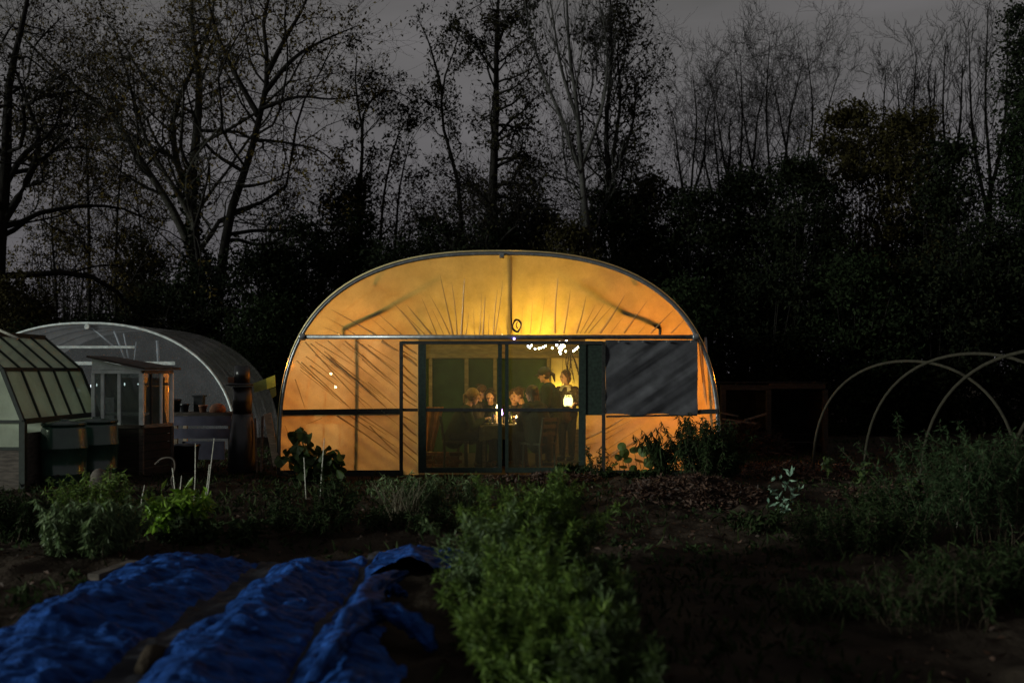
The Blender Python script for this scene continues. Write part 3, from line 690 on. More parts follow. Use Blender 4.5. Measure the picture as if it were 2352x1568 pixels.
right_sh = sheet('wall_sheet', lambda z: wx(1344), lambda z: arch_x(z, 1), 0.0, ZH - 0.02, 70, 70, M['poly_lower'], wave=wave_dr)
# far end wall
sheet('end_sheet', lambda z: arch_x(z, -1), lambda z: arch_x(z, 1), 0.0, HH - 0.01, 30, 30, M['poly'], y=TEND)

def fold(a, b, w, parent, wt=0.25, off=-0.006):
    """bunched pleat of the sheet: tapering tent-shaped strip standing proud of it"""
    a, b = Vector((a[0], a[1])), Vector((b[0], b[1])); n_ = 7; vs = []
    d = (b - a); nrm = Vector((-d.y, d.x)).normalized(); k1 = random.uniform(-1, 1) * w * 0.6
    for i in range(n_ + 1):
        t = i / n_; c = a + d * t + nrm * k1 * math.sin(t * 3.0); ww = w * ((1 - t) + wt * t) / 2
        if t > .95: ww = 0.0008
        for o_, yy in ((-ww, TY - 0.001 + off), (0, TY - 0.006 - ww * .9 + off), (ww, TY - 0.001 + off)):
            vs.append(Vector((c.x + nrm.x * o_, yy, c.y + nrm.y * o_)))
    fs = []
    for i in range(n_):
        fs += [(i * 3, i * 3 + 1, i * 3 + 4, i * 3 + 3), (i * 3 + 1, i * 3 + 2, i * 3 + 5, i * 3 + 4)]
    m_ = MB(); m_.add(vs, fs); m_.build('fold', M['poly_fold'], parent, True)
def z3(x, y): return S(620 + x * 0.3571, 560 + y * 0.3571)
rgf = random.Random(12)
def z4(x, y): return S(1180 + x * 0.3571, 560 + y * 0.3571)
for x0, x1, y1, w in [(690, 400, 430, .026), (560, 370, 480, .016), (860, 700, 450, .018), (975, 800, 385, .030), (1052, 890, 400, .034), (1085, 985, 350, .018), (1170, 1040, 340, .022), (1190, 1105, 200, .030), (1217, 1180, 250, .024), (1245, 1264, 220, .036),
                      (1272, 1290, 450, .016), (1362, 1372, 320, .018), (1384, 1398, 330, .026), (1452, 1478, 300, .022), (1462, 1512, 240, .018), (1130, 1050, 420, .012), (1010, 850, 430, .014), (1330, 1325, 420, .010), (470, 350, 540, .012), (780, 640, 470, .010), (1420, 1425, 460, .012)]:
    fold(z3(x0, 593), z3(x1, y1), w, gable)
for x0, x1, y1, w in [(182, 215, 340, .012), (281, 302, 220, .036), (338, 380, 300, .026), (420, 482, 340, .028), (442, 540, 400, .018), (470, 600, 390, .020), (497, 660, 400, .018), (572, 735, 330, .034), (727, 880, 370, .028), (900, 1050, 430, .026), (1030, 1130, 480, .022), (640, 720, 480, .012), (820, 900, 480, .012), (60, 70, 420, .010), (120, 135, 380, .012)]:
    fold(z4(x0, 584), z4(x1, y1), w, gable)
for x0, y0, x1, y1, w in [(395, 745, 770, 1075, .034), (210, 770, 540, 1078, .020), (235, 640, 640, 1078, .022), (270, 650, 560, 905, .018), (180, 760, 420, 990, .014), (490, 632, 840, 930, .022), (560, 632, 842, 860, .026), (300, 640, 560, 800, .016), (380, 632, 720, 905, .018), (640, 660, 842, 790, .014),
                          (170, 880, 235, 1070, .014), (560, 980, 680, 1078, .014), (640, 900, 842, 1078, .014), (730, 632, 842, 700, .050), (600, 720, 842, 960, .012)]:
    fold(z3(x0, y0), z3(x1, y1), w, left_sh, 0.5)
for k_ in range(16):
    x0_ = rgf.uniform(190, 640); y0_ = rgf.uniform(640, 860); L_ = rgf.uniform(180, 430); L_ = min(L_, (1075 - y0_) / .84, (842 - x0_))
    fold(z3(x0_, y0_), z3(x0_ + L_, y0_ + L_ * rgf.uniform(.74, .84)), rgf.uniform(.008, .016), left_sh, 0.6)
for x0, y0, x1, y1, w in [(440, 1115, 842, 1400, .028), (520, 1115, 842, 1330, .018), (570, 1115, 760, 1240, .016), (650, 1180, 842, 1370, .020), (760, 1115, 842, 1180, .012), (610, 1115, 842, 1270, .014), (105, 1180, 140, 1290, .012), (345, 1130, 240, 1170, .012)]:
    fold(z3(x0, y0), z3(x1, y1), w, left_sh, 0.4)
for y0, y1, w in [(655, 720, .030), (700, 760, .018), (725, 800, .045), (790, 880, .022), (850, 930, .030), (900, 985, .020), (960, 1030, .024), (1000, 1060, .018), (1120, 1180, .022), (1165, 1250, .026), (1230, 1300, .018), (1290, 1370, .022), (1340, 1420, .016)]:
    fold(z3(868, y0), z3(962, y1), w, left_sh, 0.8)
for x0, y0, x1, y1, w in [(478, 1268, 735, 1124, .030), (605, 1270, 740, 1190, .014), (478, 1305, 560, 1290, .010), (640, 1380, 870, 1245, .030), (606, 1340, 840, 1190, .012), (606, 1390, 700, 1330, .022), (700, 1350, 900, 1210, .012), (606, 1230, 780, 1140, .012)]:
    fold(z4(x0, y0), z4(x1, y1), w, right_sh, 0.5)
for x0, y0, x1, y1, w in [(1218, 640, 1262, 1050, .060), (1240, 640, 1300, 900, .026), (1285, 800, 1300, 1060, .02)]:
    fold(z4(x0, y0), z4(x1, y1), w, right_sh, 0.6)

MB().tube([(arch_x(ZH, -1) + .02, TY - 0.045, ZH), (arch_x(ZH, 1) - .02, TY - 0.045, ZH)], 0.036, 12).build('header_pipe', M['metal'], tun, True)
for s_ in (-1, 1):
    b = MB(); b.lathe((arch_x(ZH, s_) - s_ * 0.03, TY - 0.045, ZH), [(0.05, -0.045), (0.055, -0.03), (0.055, 0.03), (0.05, 0.045)], 10, 'x'); b.build('clamp', M['metal'], tun, True)
MB().box((wx(1153), TY - 0.02, wz(587)), (0.07, 0.05, 0.08)).lathe((wx(1153), TY - 0.05, wz(588)), [(0.03, -0.02), (0.036, 0), (0.03, 0.02)], 10, 'y').build('ridge_bracket', M['metal'], tun)
# poles standing just behind the sheet
MB().tube([(wx(1175), TY + 0.04, wz(590)), (wx(1174), TY + 0.04, ZH)], 0.026, 8).build('king_post', M['frame_black'], tun, True)
MB().tube([(wx(788), TY + 0.03, wz(757)), (wx(880), TY + 0.05, wz(714)), (wx(965), TY + 0.22, wz(672))], 0.034, 8).build('brace', M['wood_dim'], tun, True)
MB().tube([(wx(1516), TY + 0.03, wz(752)), (wx(1430), TY + 0.05, wz(718)), (wx(1330), TY + 0.22, wz(672))], 0.034, 8).build('brace', M['wood_dim'], tun, True)
MB().tube([(wx(790), TY + 0.03, wz(772)), (wx(788), TY + 0.03, wz(757))], 0.022, 8).build('brace_foot', M['wood_dim'], tun, True)
MB().tube([(wx(1516), TY + 0.03, wz(772)), (wx(1517), TY + 0.03, wz(752))], 0.022, 8).build('brace_foot', M['wood_dim'], tun, True)
for u_, v_ in ((860, 655), (1462, 657)):
    s_ = 1 if u_ < UC else -1
    MB().tube([(wx(u_), TY + 0.03, wz(v_)), (wx(u_ + 30 * s_), TY + 3.0, wz(v_ - 0))], 0.03, 8).build('purlin', M['metal'], tun, True)
MB().tube([(wx(1153), TY + 0.05, wz(590)), (wx(1153), TEND, wz(590))], 0.03, 8).build('ridge_pole', M['metal'], tun, True)
MB().tube([(wx(815), TY + 0.04, 0), (wx(818), TY + 0.04, wz(860)), (wx(818), TY + 0.04, ZH)], 0.026, 8).build('stud', M['frame_black'], tun, True)
MB().tube([(wx(885), TY + 0.5, 0), (wx(886), TY + 0.5, ZH + .1)], 0.025, 8).build('stud', M['wood_dim'], tun, True)
MB().tube([(wx(1655) - .1, TY + 0.03, 0), (wx(1640) - .12, TY + 0.05, ZH)], 0.02, 8).build('stud', M['metal'], tun, True)
# rails on the wall
MB().bar((arch_x(wz(946), -1) + .03, TY + 0.03, wz(947)), (wx(918), TY + 0.03, wz(944)), 0.06, 0.085).build('mid_rail', M['frame_black'], tun)
MB().bar((wx(1600), TY - 0.02, wz(946)), (arch_x(wz(946), 1) - .02, TY - 0.02, wz(944)), 0.045, 0.07).build('mid_rail', M['frame_black'], tun)
MB().bar((wx(1392), TY - 0.03, wz(956)), (wx(1600), TY - 0.03, wz(952)), 0.04, 0.03).build('mid_rail', M['frame_black'], tun)
MB().bar((wx(640), TY + 0.02, 0.03), (wx(926), TY + 0.02, 0.03), 0.05, 0.09).build('ground_rail', M['frame_black'], tun)
MB().bar((wx(1345), TY + 0.02, 0.03), (wx(1650), TY + 0.02, 0.03), 0.05, 0.09).build('ground_rail', M['frame_black'], tun)
zt = wz(787); YD = TY - 0.06
for u_ in (922, 1386):
    MB().bar((wx(u_), TY - 0.03, 0), (wx(u_), TY - 0.03, zt + 0.02), 0.052, 0.05).build('door_post', M['frame_black'], tun)
MB().bar((wx(925), TY - 0.035, zt), (wx(1383), TY - 0.035, zt), 0.05, 0.05).build('door_track', M['frame_black'], tun)
def leaf_door(u0, u1, st0, st1, y, dark):
    z0, z1 = 0.04, zt - 0.027
    MB().bar((wx(u0 + st0 / 2), y, z0), (wx(u0 + st0 / 2), y, z1), st0 * K, 0.04).build('door_stile', M['frame_green'], tun)
    MB().bar((wx(u1 - st1 / 2), y, z0), (wx(u1 - st1 / 2), y, z1), st1 * K, 0.04).build('door_stile', M['frame_green'], tun)
    MB().bar((wx(u0 + st0), y, z0 + 0.04), (wx(u1 - st1), y, z0 + 0.04), 0.036, 0.08).build('bottom_rail', M['frame_green'], tun)
    MB().bar((wx(u0 + st0), y, wz(941)), (wx(u1 - st1), y, wz(941)), 0.036, 0.052).build('door_rail', M['frame_black'], tun)
    for za, zb in ((z0 + 0.08, wz(945)), (wz(937), z1)):
        q_ = MB(); xa, xb = wx(u0 + st0), wx(u1 - st1)
        q_.add([(xa, y + .004, za), (xb, y + .004, za), (xb, y + .004, zb), (xa, y + .004, zb)], [(0, 1, 2, 3)]); q_.build('pane', M['pane'], tun)
leaf_door(961, 1153, 18, 9, TY - 0.025, 0)
leaf_door(1160, 1345, 8, 16, TY - 0.025, 0)
MB().bar((wx(926), TY - 0.02, wz(941)), (wx(960), TY - 0.02, wz(941)), 0.03, 0.045).build('mid_rail', M['frame_black'], tun)
# dark green board beside the right door, above the rail
MB().box(((wx(1345) + wx(1383)) / 2, TY - 0.02, (wz(953) + wz(790)) / 2), (wx(1383) - wx(1345) - 0.004, 0.02, wz(790) - wz(953))).build('side_board', M['frame_green'], tun)

# hung grey sheet over the right wall
gs = thing('blackout_sheet', 'dark grey sheet hung over the right wall beside the tunnel door', 'sheet', (wx(1390), TY - 0.04, wz(783)))
xs = np.linspace(wx(1390), wx(1601), 110); zs = np.linspace(wz(951), wz(781), 90)
X_, Z_ = np.meshgrid(xs, zs)
tt_ = (X_ - xs[0]) * 0.55 - (Z_ - zs[0]) * 0.83
Y_ = TY - 0.05 - 0.020 * np.sin(tt_ * 10 + 1.2 * vn(X_ * 2, Z_ * 2, 3)) * (0.6 + 0.4 * np.sin(X_ * 2 + Z_ * 3)) - 0.03 * vn(tt_ * 9, (X_ + Z_) * 1.2, 4) - 0.004 * vn(tt_ * 30, (X_ + Z_) * 1.6, 5)
Z_ = Z_ + np.where(Z_ < wz(945), 0.012 * np.sin(X_ * 9), 0)
id_ = np.arange(X_.size).reshape(X_.shape)
b_ = wbase(gs)
link('cloth', mesh_np('cloth', np.stack([X_ - b_.x, Y_ - b_.y, Z_ - b_.z], -1).reshape(-1, 3), [np.stack([id_[:-1, :-1], id_[:-1, 1:], id_[1:, 1:], id_[1:, :-1]], -1).reshape(-1, 4)], True), M['grey_cloth'], gs)
mb_ = MB()
for i in range(4): mb_.lathe((wx(1420 + i * 55), TY - 0.1, wz(785)), [(0.012, -0.02), (0.02, 0), (0.012, 0.02)], 8, 'y')
mb_.build('clip', M['metal'], gs)

# wire coil hanging on the gable
coil = MB()
cx, cz = wx(1187), wz(748)
for r_, ph in ((0.085, 0), (0.078, 0.5), (0.07, 1.1)):
    coil.tube([(cx + r_ * 0.8 * math.cos(a) + 0.008 * math.sin(3 * a + ph), TY - 0.05 + 0.006 * ph, cz + r_ * 1.2 * math.sin(a)) for a in np.linspace(0, 2 * math.pi, 25)], 0.007, 5, False)
coil.tube([(cx + 0.01, TY - 0.05, cz + .06), (cx - 0.012, TY - 0.05, cz + .01), (cx + 0.012, TY - 0.05, cz - .05)], 0.008, 5)
o = coil.build('wire_coil', M['wire'], None, True); tag(o, 'small dark coil of wire hung on the lit gable above the door', 'coil')

# ------------------------------------------------------------------ inside the tunnel
# back screen: dark green boards in a timber frame
BY = 19.6
def pb(u, v, Y=BY): return P(u, v, Y)
scr = thing('partition', 'dark green boarded partition with timber battens behind the diners', 'partition', (0, BY, 0))
def panel(u0, u1, v0, v1, name, m_, par, Y=BY, th=0.03, lab=None):
    a, c = pb(u0, v1, Y), pb(u1, v0, Y)
    return MB().box(((a.x + c.x) / 2, Y, (a.z + c.z) / 2), (c.x - a.x, th, c.z - a.z)).build(name, m_, par, label=lab)
for u0, u1 in ((940, 1067), (1076, 1133), (1141, 1256)):
    panel(u0, u1, 824, 1046, 'board', M['green_board'], scr)
for u0, u1 in ((985, 993), (1067, 1076), (1133, 1141), (1256, 1264)):
    panel(u0, u1, 822, 1046, 'batten', M['beam'], scr, BY - 0.05, 0.05)
panel(935, 1330, 812, 822, 'top_beam', M['beam'], scr, BY - 0.04, 0.09)
panel(935, 1345, 770, 812, 'upper_board', M['beam'], scr, BY + 0.02, 0.02)
sh_ = MB().box((pb(1108, 815).x, BY - 0.2, pb(1108, 815).z), (0.22, 0.03, 0.02)).build('shelf', M['wood'], scr)
nb = thing('notice_board', 'cream notice board behind the standing woman, brightly lit', 'notice board', pb(1300, 1000))
panel(1266, 1400, 820, 985, 'sheet', M['yellow_board'], nb, BY - 0.02, 0.02)
panel(1264, 1402, 816, 820, 'top_rail', M['frame_black'], nb, BY - 0.04, 0.03)
panel(1266, 1402, 985, 1046, 'lower_board', M['wood_dim'], nb, BY - 0.02, 0.02)
# floor inside: concrete + row of bricks at the left of the door
fl = MB().box((XC, (TY + TEND) / 2, -0.004), (2 * HA - 0.2, TEND - TY, 0.016)).build('floor', mat('tunnel_floor', (0.022, 0.018, 0.013), 0.9, scale=6, var=0.4)); tag(fl, 'trodden earth floor of the tunnel', kind='structure')
bp_ = thing('brick_stack', 'low stack of bricks behind the left pane of the door', 'bricks', (wx(1000), TY + 1.2, 0.004))
bm_ = MB().box((0, 0, 0), (0.205, 0.1, 0.058)); bme = None
for r_ in range(4):
    for c_ in range(3):
        if bme is None:
            bo = bm_.build('brick', M['brick']); bme = bo.data; bo.parent = bp_
        else: bo = link('brick', bme, None, bp_)
        bo.location = ((c_ - 1) * 0.22 + (r_ % 2) * 0.06 - 0.03, random.uniform(-.01, .01), 0.033 + r_ * 0.064)
# curtain at the left of the door
cu = MB(); vs = []; 
for j in range(11):
    for i in range(13):
        t = j / 10; a = i / 12
        vs.append((wx(955) + a * 0.33 * (1 - 0.55 * (1 - t)) , TY + 1.5 + 0.04 * math.sin(a * 16), 0.25 + t * 0.75 ))
cu.add(vs, [(j * 13 + i, j * 13 + i + 1, (j + 1) * 13 + i + 1, (j + 1) * 13 + i) for j in range(10) for i in range(12)])
o = cu.build('curtain', mat('russet_cloth', (0.30, 0.15, 0.07), 0.9), None, True); tag(o, 'russet cloth hanging inside behind the left edge of the door pane', 'cloth')

# side benches with pots, seen as shadows through the plastic
for s_, u0, u1, lab in ((-1, 670, 900, 'staging bench behind the plastic left of the door'), (1, 1400, 1610, 'staging bench behind the plastic right of the door')):
    Yb = 17.4; a, c = P(u0, 0, Yb).x, P(u1, 0, Yb).x
    bt = thing('staging_bench', lab, 'bench', ((a + c) / 2, Yb, 0))
    MB().box(((a + c) / 2, Yb, 0.72), (c - a, 0.6, 0.04)).build('bench_top', M['wood'], bt)
    for xx in (a + .06, c - .06):
        for yy in (-0.25, 0.25): MB().bar((xx, Yb + yy, 0), (xx, Yb + yy, 0.70), 0.05).build('leg', M['wood'], bt)
POT = None
def pot(x, y, z, r, h, lab, grp, m_='terracotta'):
    t_ = thing('plant_pot', lab, 'pot', (x, y, z), grp)
    MB().lathe((x, y, z), [(r * .68, 0), (r * .9, h * .82), (r * .92, h * .82), (r, h * .83), (r, h), (r * .9, h), (r * .85, h * .86)], 14).build('pot', M[m_], t_, True)
    MB().lathe((x, y, z), [(r * .86, h * .88), (0.001, h * .9)], 14, cap=False).build('soil', M['soil'], t_)
    return t_
for k_, u_ in enumerate((712, 760, 850)):
    p_ = P(u_, 0, 17.3); pot(p_.x, 17.3, 0.742, 0.09, 0.16, ['left', 'middle', 'right'][k_] + ' pot on the bench behind the left plastic wall', 'pots on the inner bench')

# table and diners
TBY, TBX, TBZ = 16.65, -0.02, 0.72
tb = thing('dining_table', 'cloth-covered dining table between the seated diners', 'table', (TBX, TBY, 0))
MB().box((TBX, TBY, TBZ - 0.015), (1.0, 0.78, 0.03)).build('tabletop', M['wood'], tb)
for sx in (-1, 1):
    for sy in (-1, 1): MB().bar((TBX + sx * 0.44, TBY + sy * 0.33, 0.01), (TBX + sx * 0.44, TBY + sy * 0.33, TBZ - 0.03), 0.05).build('leg', M['wood_dim'], tb)
vs = []; n_ = 48
ring = [(math.copysign(min(abs(math.cos(a)) * 1.35, 1), math.cos(a)) * 0.505, math.copysign(min(abs(math.sin(a)) * 1.35, 1), math.sin(a)) * 0.395) for a in np.linspace(0, 2 * math.pi, n_, endpoint=False)]
lv = [(0.02, 0.004), (0.9, 0.004), (1.0, 0.004), (1.01, -0.02), (1.02, -0.12), (1.03, -0.24)]
for j, (sc_, dz) in enumerate(lv):
    for i, (x, y) in enumerate(ring):
        wv = 1 + (0.03 * math.sin(i * 1.9) if j > 3 else 0) * (j - 3)
        vs.append((TBX + x * sc_ * wv, TBY + y * sc_ * wv, TBZ + dz + (0.03 * math.sin(i * .8) if j == 5 else 0)))
c_ = MB(); c_.add(vs, [(j * n_ + i, j * n_ + (i + 1) % n_, (j + 1) * n_ + (i + 1) % n_, (j + 1) * n_ + i) for j in range(len(lv) - 1) for i in range(n_)] + [tuple(range(n_ - 1, -1, -1))])
tag(c_.build('tablecloth', M['cloth'], None, True), 'dull cloth draped over the dining table', 'tablecloth')
TZ = TBZ + 0.006
def candle(x, y, h, lab, cool=False, big=1.0):
    t_ = thing('candle', lab, 'candle', (x, y, TZ), 'candles on the table')
    MB().lathe((x, y, TZ), [(0.035, 0), (0.035, 0.012), (0.014, 0.016), (0.014, h)], 10).build('stick', M['wax'], t_, True)
    MB().lathe((x, y, TZ + h + 0.004), [(0.002, 0), (0.011 * big, 0.018 * big), (0.008 * big, 0.042 * big), (0.001, 0.075 * big)], 8).build('flame', M['flame_cool'] if cool else M['flame'], t_, True)
    point('candle_light', (x, y, TZ + h + 0.05), (1, 0.50, 0.16), 5.5 if not cool else 6.5, 0.02).parent = None
    return t_
ca = candle(P(1152, 0, 16.5).x, 16.5, 0.13, 'brightest candle, glowing violet white in the gap between the doors', True, 2.0)
candle(P(1141, 0, 16.8).x, 16.8, 0.24, 'tall candle just left of the door gap')
candle(P(1186, 0, 16.75).x, 16.75, 0.06, 'short candle right of the door gap, among the plates')
for u_, y_, h, lab in ((1172, 16.85, 0.30, 'tall dark bottle on the table right of the door gap'), (1132, 16.7, 0.26, 'dark bottle on the table beside the left diner')):
    x = P(u_, 0, y_).x; t_ = thing('bottle', lab, 'bottle', (x, y_, TZ), 'bottles on the table')
    MB().lathe((x, y_, TZ), [(0.036, 0), (0.037, 0.01), (0.037, h * .6), (0.030, h * .68), (0.014, h * .76), (0.013, h * .97)], 12).build('bottle_body', M['bottle'], t_, True)
    MB().lathe((x, y_, TZ + h * .97), [(0.016, 0), (0.016, h * .04)], 10).build('cork', M['wood'], t_)
plabs = ['plate with food nearest the left diner', 'plate in front of the man at the back of the table', 'plate beside the right diner']
for k_, (u_, y_) in enumerate(((1118, 16.5), (1180, 16.95), (1204, 16.6))):
    x = P(u_, 0, y_).x; t_ = thing('plate', plabs[k_], 'plate', (x, y_, TZ), 'plates on the table')
    MB().lathe((x, y_, TZ), [(0.05, 0), (0.09, 0.012), (0.115, 0.02), (0.113, 0.024), (0.08, 0.012), (0.01, 0.009)], 18).build('dish', M['crock'], t_, True)
    f_ = MB()
    for q_ in range(5): f_.ell((x + random.uniform(-.05, .05), y_ + random.uniform(-.05, .05), TZ + 0.03), (0.03, 0.03, 0.022), 7, 5)
    f_.build('food', M['jumper_brown'], t_, True)
for k_, (u_, y_) in enumerate(((1126, 16.42), (1164, 16.5), (1196, 16.4), (1160, 16.9))):
    x = P(u_, 0, y_).x; t_ = thing('glass', 'drinking glass ' + ['beside the left plate', 'next to the brightest candle', 'near the right diner', 'at the back by the tall bottle'][k_], 'glass', (x, y_, TZ), 'glasses on the table')
    MB().lathe((x, y_, TZ), [(0.026, 0), (0.034, 0.11), (0.031, 0.11), (0.024, 0.006)], 12, cap=False).build('tumbler', M['glass'], t_, True)
    MB().lathe((x, y_, TZ + 0.006), [(0.023, 0), (0.028, 0.06)], 12).build('drink', M['bottle'], t_, True)

# people ------------------------------------------------------------
def ik(a, t, l1, l2, pole):
    d = t - a; L = min(d.length, (l1 + l2) * 0.995); dn = d.normalized(); t = a + dn * L
    x = (l1 * l1 - l2 * l2 + L * L) / (2 * L); h = math.sqrt(max(l1 * l1 - x * x, 0))
    p = (pole - dn * pole.dot(dn)).normalized()
    return a + dn * x + p * h, t
def person(label, x, y, yaw, sit, lean=0.1, headp=0.1, headyaw=0.0, hands=None, top='coat_green', legs='jeans', hair='hair_dark', style='bob', cap=False, collar=False, sc=1.0, bulk=0.03, scarf=False, seat=0.46):
    root = thing('person', label, 'person', (x, y, 0.004))
    f = Vector((math.cos(yaw), math.sin(yaw), 0)); s = Vector((-f.y, f.x, 0)); u = Vector((0, 0, 1)); O = Vector((x, y, 0.004))
    hz = (seat + 0.09) if sit else 0.93 * sc
    H = O + u * hz; T = (u * math.cos(lean) + f * math.sin(lean)); Bk = (f * math.cos(lean) - u * math.sin(lean))
    C = H + T * 0.30 * sc; N = H + T * 0.50 * sc
    hp = lean * 0.5 + headp; hf = (f * math.cos(headyaw) + s * math.sin(headyaw))
    HU = (u * math.cos(hp) + hf * math.sin(hp)); HF = (hf * math.cos(hp) - u * math.sin(hp)); HS = HU.cross(HF) * 1.0
    nk = N + (T * 0.6 + HU * 0.4) * 0.085 * sc
    hc = nk + HU * 0.115 * sc + HF * 0.022
    rot = Matrix((HF, HS, HU)).transposed()
    sh = [N - T * 0.055 + s * i * 0.165 * sc for i in (1, -1)]
    if hands is None: hands = [H + f * 0.30 + s * 0.14 - u * 0.0 if sit else H + s * 0.24 - u * 0.08 + f * .05, H + f * 0.30 - s * 0.14 if sit else H - s * 0.24 - u * 0.08 + f * .05]
    arms = []
    for i, (a, t) in enumerate(zip(sh, hands)):
        pole = (s * (1 if i == 0 else -1) * 0.5 - u * 1.0 - f * 0.2)
        e_, w_ = ik(a, Vector(t), 0.29 * sc, 0.26 * sc, pole); arms.append((a, e_, w_))
    hips = [H + s * i * 0.09 - u * 0.02 for i in (1, -1)]
    if sit: knees = [h + f * 0.43 * sc + u * 0.01 for h in hips]; ank = [Vector((k.x - f.x * 0.04, k.y - f.y * .04, 0.09)) for k in knees]
    else: knees = [h - u * 0.42 * sc + f * 0.02 for h in hips]; ank = [Vector((k.x, k.y, 0.09)) for k in knees]
    # body: one continuous skin
    b = MB()
    b.cap(H, C, 0.135, 0.14); b.cap(C, N - T * 0.05, 0.14, 0.09); b.cap(N - T * .06, nk + HU * .05, 0.056, 0.048)
    for i in (0, 1):
        a, e_, w_ = arms[i]; b.cap(N - T * .05, a, 0.065, 0.058); b.cap(a, e_, 0.05, 0.038); b.cap(e_, w_, 0.038, 0.024)
        b.cap(hips[i], knees[i], 0.085, 0.055); b.cap(knees[i], ank[i], 0.053, 0.036)
        b.cap(ank[i] - u * .03, ank[i] - u * .05 + f * 0.16, 0.036, 0.03)
        # hand: palm, four fingers of their own lengths, thumb from the palm side
        d = (w_ - e_).normalized(); hs = d.cross(u).normalized() if abs(d.z) < .95 else s; hn = hs.cross(d)
        pc = w_ + d * 0.045; b.ell(pc, (0.045, 0.037, 0.017), 8, 6, Matrix((d, hs, hn)).transposed())
        for q_, (o_, l_) in enumerate(((-0.027, 0.062), (-0.009, 0.075), (0.009, 0.070), (0.026, 0.052))):
            r0_ = pc + d * 0.035 + hs * o_; m_ = r0_ + (d * 0.85 - u * .35).normalized() * l_ * .55; b.cap(r0_, m_, 0.0095, 0.009, 7); b.cap(m_, m_ + (d * .5 - u * .8).normalized() * l_ * .5, 0.009, 0.0075, 7)
        ts = hs * (-1 if i == 0 else 1); b.cap(pc - d * 0.015 + ts * 0.025, pc + d * 0.02 + ts * 0.058, 0.012, 0.0095, 7)
    b.ell(hc + HU * 0.018 - HF * 0.008, (0.098, 0.077, 0.100), 14, 10, rot)
    b.ell(hc - HU * 0.045 + HF * 0.022, (0.066, 0.060, 0.068), 12, 8, rot)
    b.cap(hc + HF * 0.088 + HU * 0.012, hc + HF * 0.107 - HU * 0.022, 0.008, 0.014, 8)
    b.ell(hc + HF * 0.082 - HU * 0.062, (0.012, 0.026, 0.008), 8, 6, rot); b.ell(hc + HF * 0.068 - HU * 0.098, (0.02, 0.024, 0.016), 8, 6, rot)
    for i in (1, -1):
        b.ell(hc + HS * i * 0.079 - HU * 0.008 - HF * .01, (0.02, 0.009, 0.03), 8, 6, rot); b.ell(hc + HF * 0.083 + HS * i * 0.033 + HU * 0.030, (0.012, 0.026, 0.007), 8, 6, rot)
    b.build('body', M['skin'], root, True, remesh=0.0095)
    for i in (1, -1): MB().ell(hc + HF * 0.086 + HS * i * 0.032 + HU * 0.008, (0.009, 0.013, 0.008), 8, 6, rot).build('eye', M['eye'], root, True)
    # clothing
    c = MB(); bk = bulk
    c.cap(H - T * 0.06, C, 0.145 + bk, 0.148 + bk, 14); c.cap(C, N - T * 0.07, 0.148 + bk, 0.092 + bk, 14)
    c.cap(N - T * .09, N - T * .0, 0.075, 0.066)
    for i in (0, 1):
        a, e_, w_ = arms[i]; c.cap(N - T * .075, a, 0.08, 0.068 + bk * .5); c.cap(a, e_, 0.062 + bk * .6, 0.052 + bk * .4); c.cap(e_, e_ + (w_ - e_) * 0.93, 0.052 + bk * .4, 0.038 + bk * .2)
    c.build('top', M[top], root, True, remesh=0.013)
    c = MB(); c.cap(H - T * .02 + s * .05, H - T * .02 - s * .05, 0.145, 0.145)
    for i in (0, 1):
        c.cap(hips[i], knees[i], 0.102, 0.075); c.cap(knees[i], ank[i] + u * .02, 0.072, 0.058)
    c.build('trousers', M[legs], root, True, remesh=0.014)
    for i in (0, 1):
        MB().cap(ank[i] - u * .035 - f * .03, ank[i] - u * .045 + f * 0.17, 0.05, 0.042).build('shoe', M['shoe'], root, True)
    # hair
    c = MB(); vo = 1.0 if cap or style in ('bob', 'short') else 1.14
    c.ell(hc + HU * 0.036 - HF * (0.022 + .02 * (vo - 1) * 7), (0.098 * vo, 0.090 * vo, 0.098 * vo), 16, 12, rot)
    if style == 'bob':
        c.ell(hc - HU * 0.02 - HF * 0.045, (0.068, 0.092, 0.10), 12, 8, rot)
        for i in (1, -1): c.cap(hc + HS * i * 0.075 - HF * .015 + HU * .02, hc + HS * i * 0.082 - HU * .10, 0.026, 0.02)
    elif style == 'pony':
        c.ell(hc - HU * 0.005 - HF * 0.035, (0.075, 0.086, 0.09), 12, 8, rot)
        t0 = hc - HF * 0.115 + HU * 0.02; c.cap(t0, t0 - HF * 0.06 - u * 0.06, 0.028, 0.034); c.cap(t0 - HF * 0.06 - u * 0.06, t0 - HF * 0.085 - u * 0.19, 0.034, 0.010)
    elif style == 'long':
        c.ell(hc - HU * 0.03 - HF * 0.045, (0.072, 0.096, 0.12), 12, 8, rot)
        for o_ in (-.05, 0, .05): c.cap(hc - HF * .07 + HS * o_, nk - HF * 0.09 + HS * o_ * 1.2 - u * .16, 0.05, 0.035)
    else:
        c.ell(hc + HU * 0.0 - HF * 0.035, (0.072, 0.084, 0.085), 12, 8, rot)
    c.build('hair', M[hair], root, True, remesh=0.009)
    rg = np.random.default_rng(int(abs(x * 1000)) + 5)     # flyaway strands
    nS = 70; d0 = rnd_unit(nS, rg); d0[:, 2] = np.abs(d0[:, 2]); 
    pth = []
    for k_ in range(nS):
        o_ = rot @ Vector((d0[k_, 0] * 0.1 - .022, d0[k_, 1] * .092, d0[k_, 2] * .1 + .036)); ou = o_.normalized()
        p0 = hc + o_ * 0.97; p1 = p0 + ou * 0.016 - HF * 0.02; p2 = p1 - HF * 0.03 - u * 0.012 + ou * .004
        pth.append([tuple(p0), tuple(p1), tuple(p2)])
    V_, f_ = tubes(np.array(pth), np.full(nS, .0022), np.full(nS, .001), 3); bb = wbase(root)
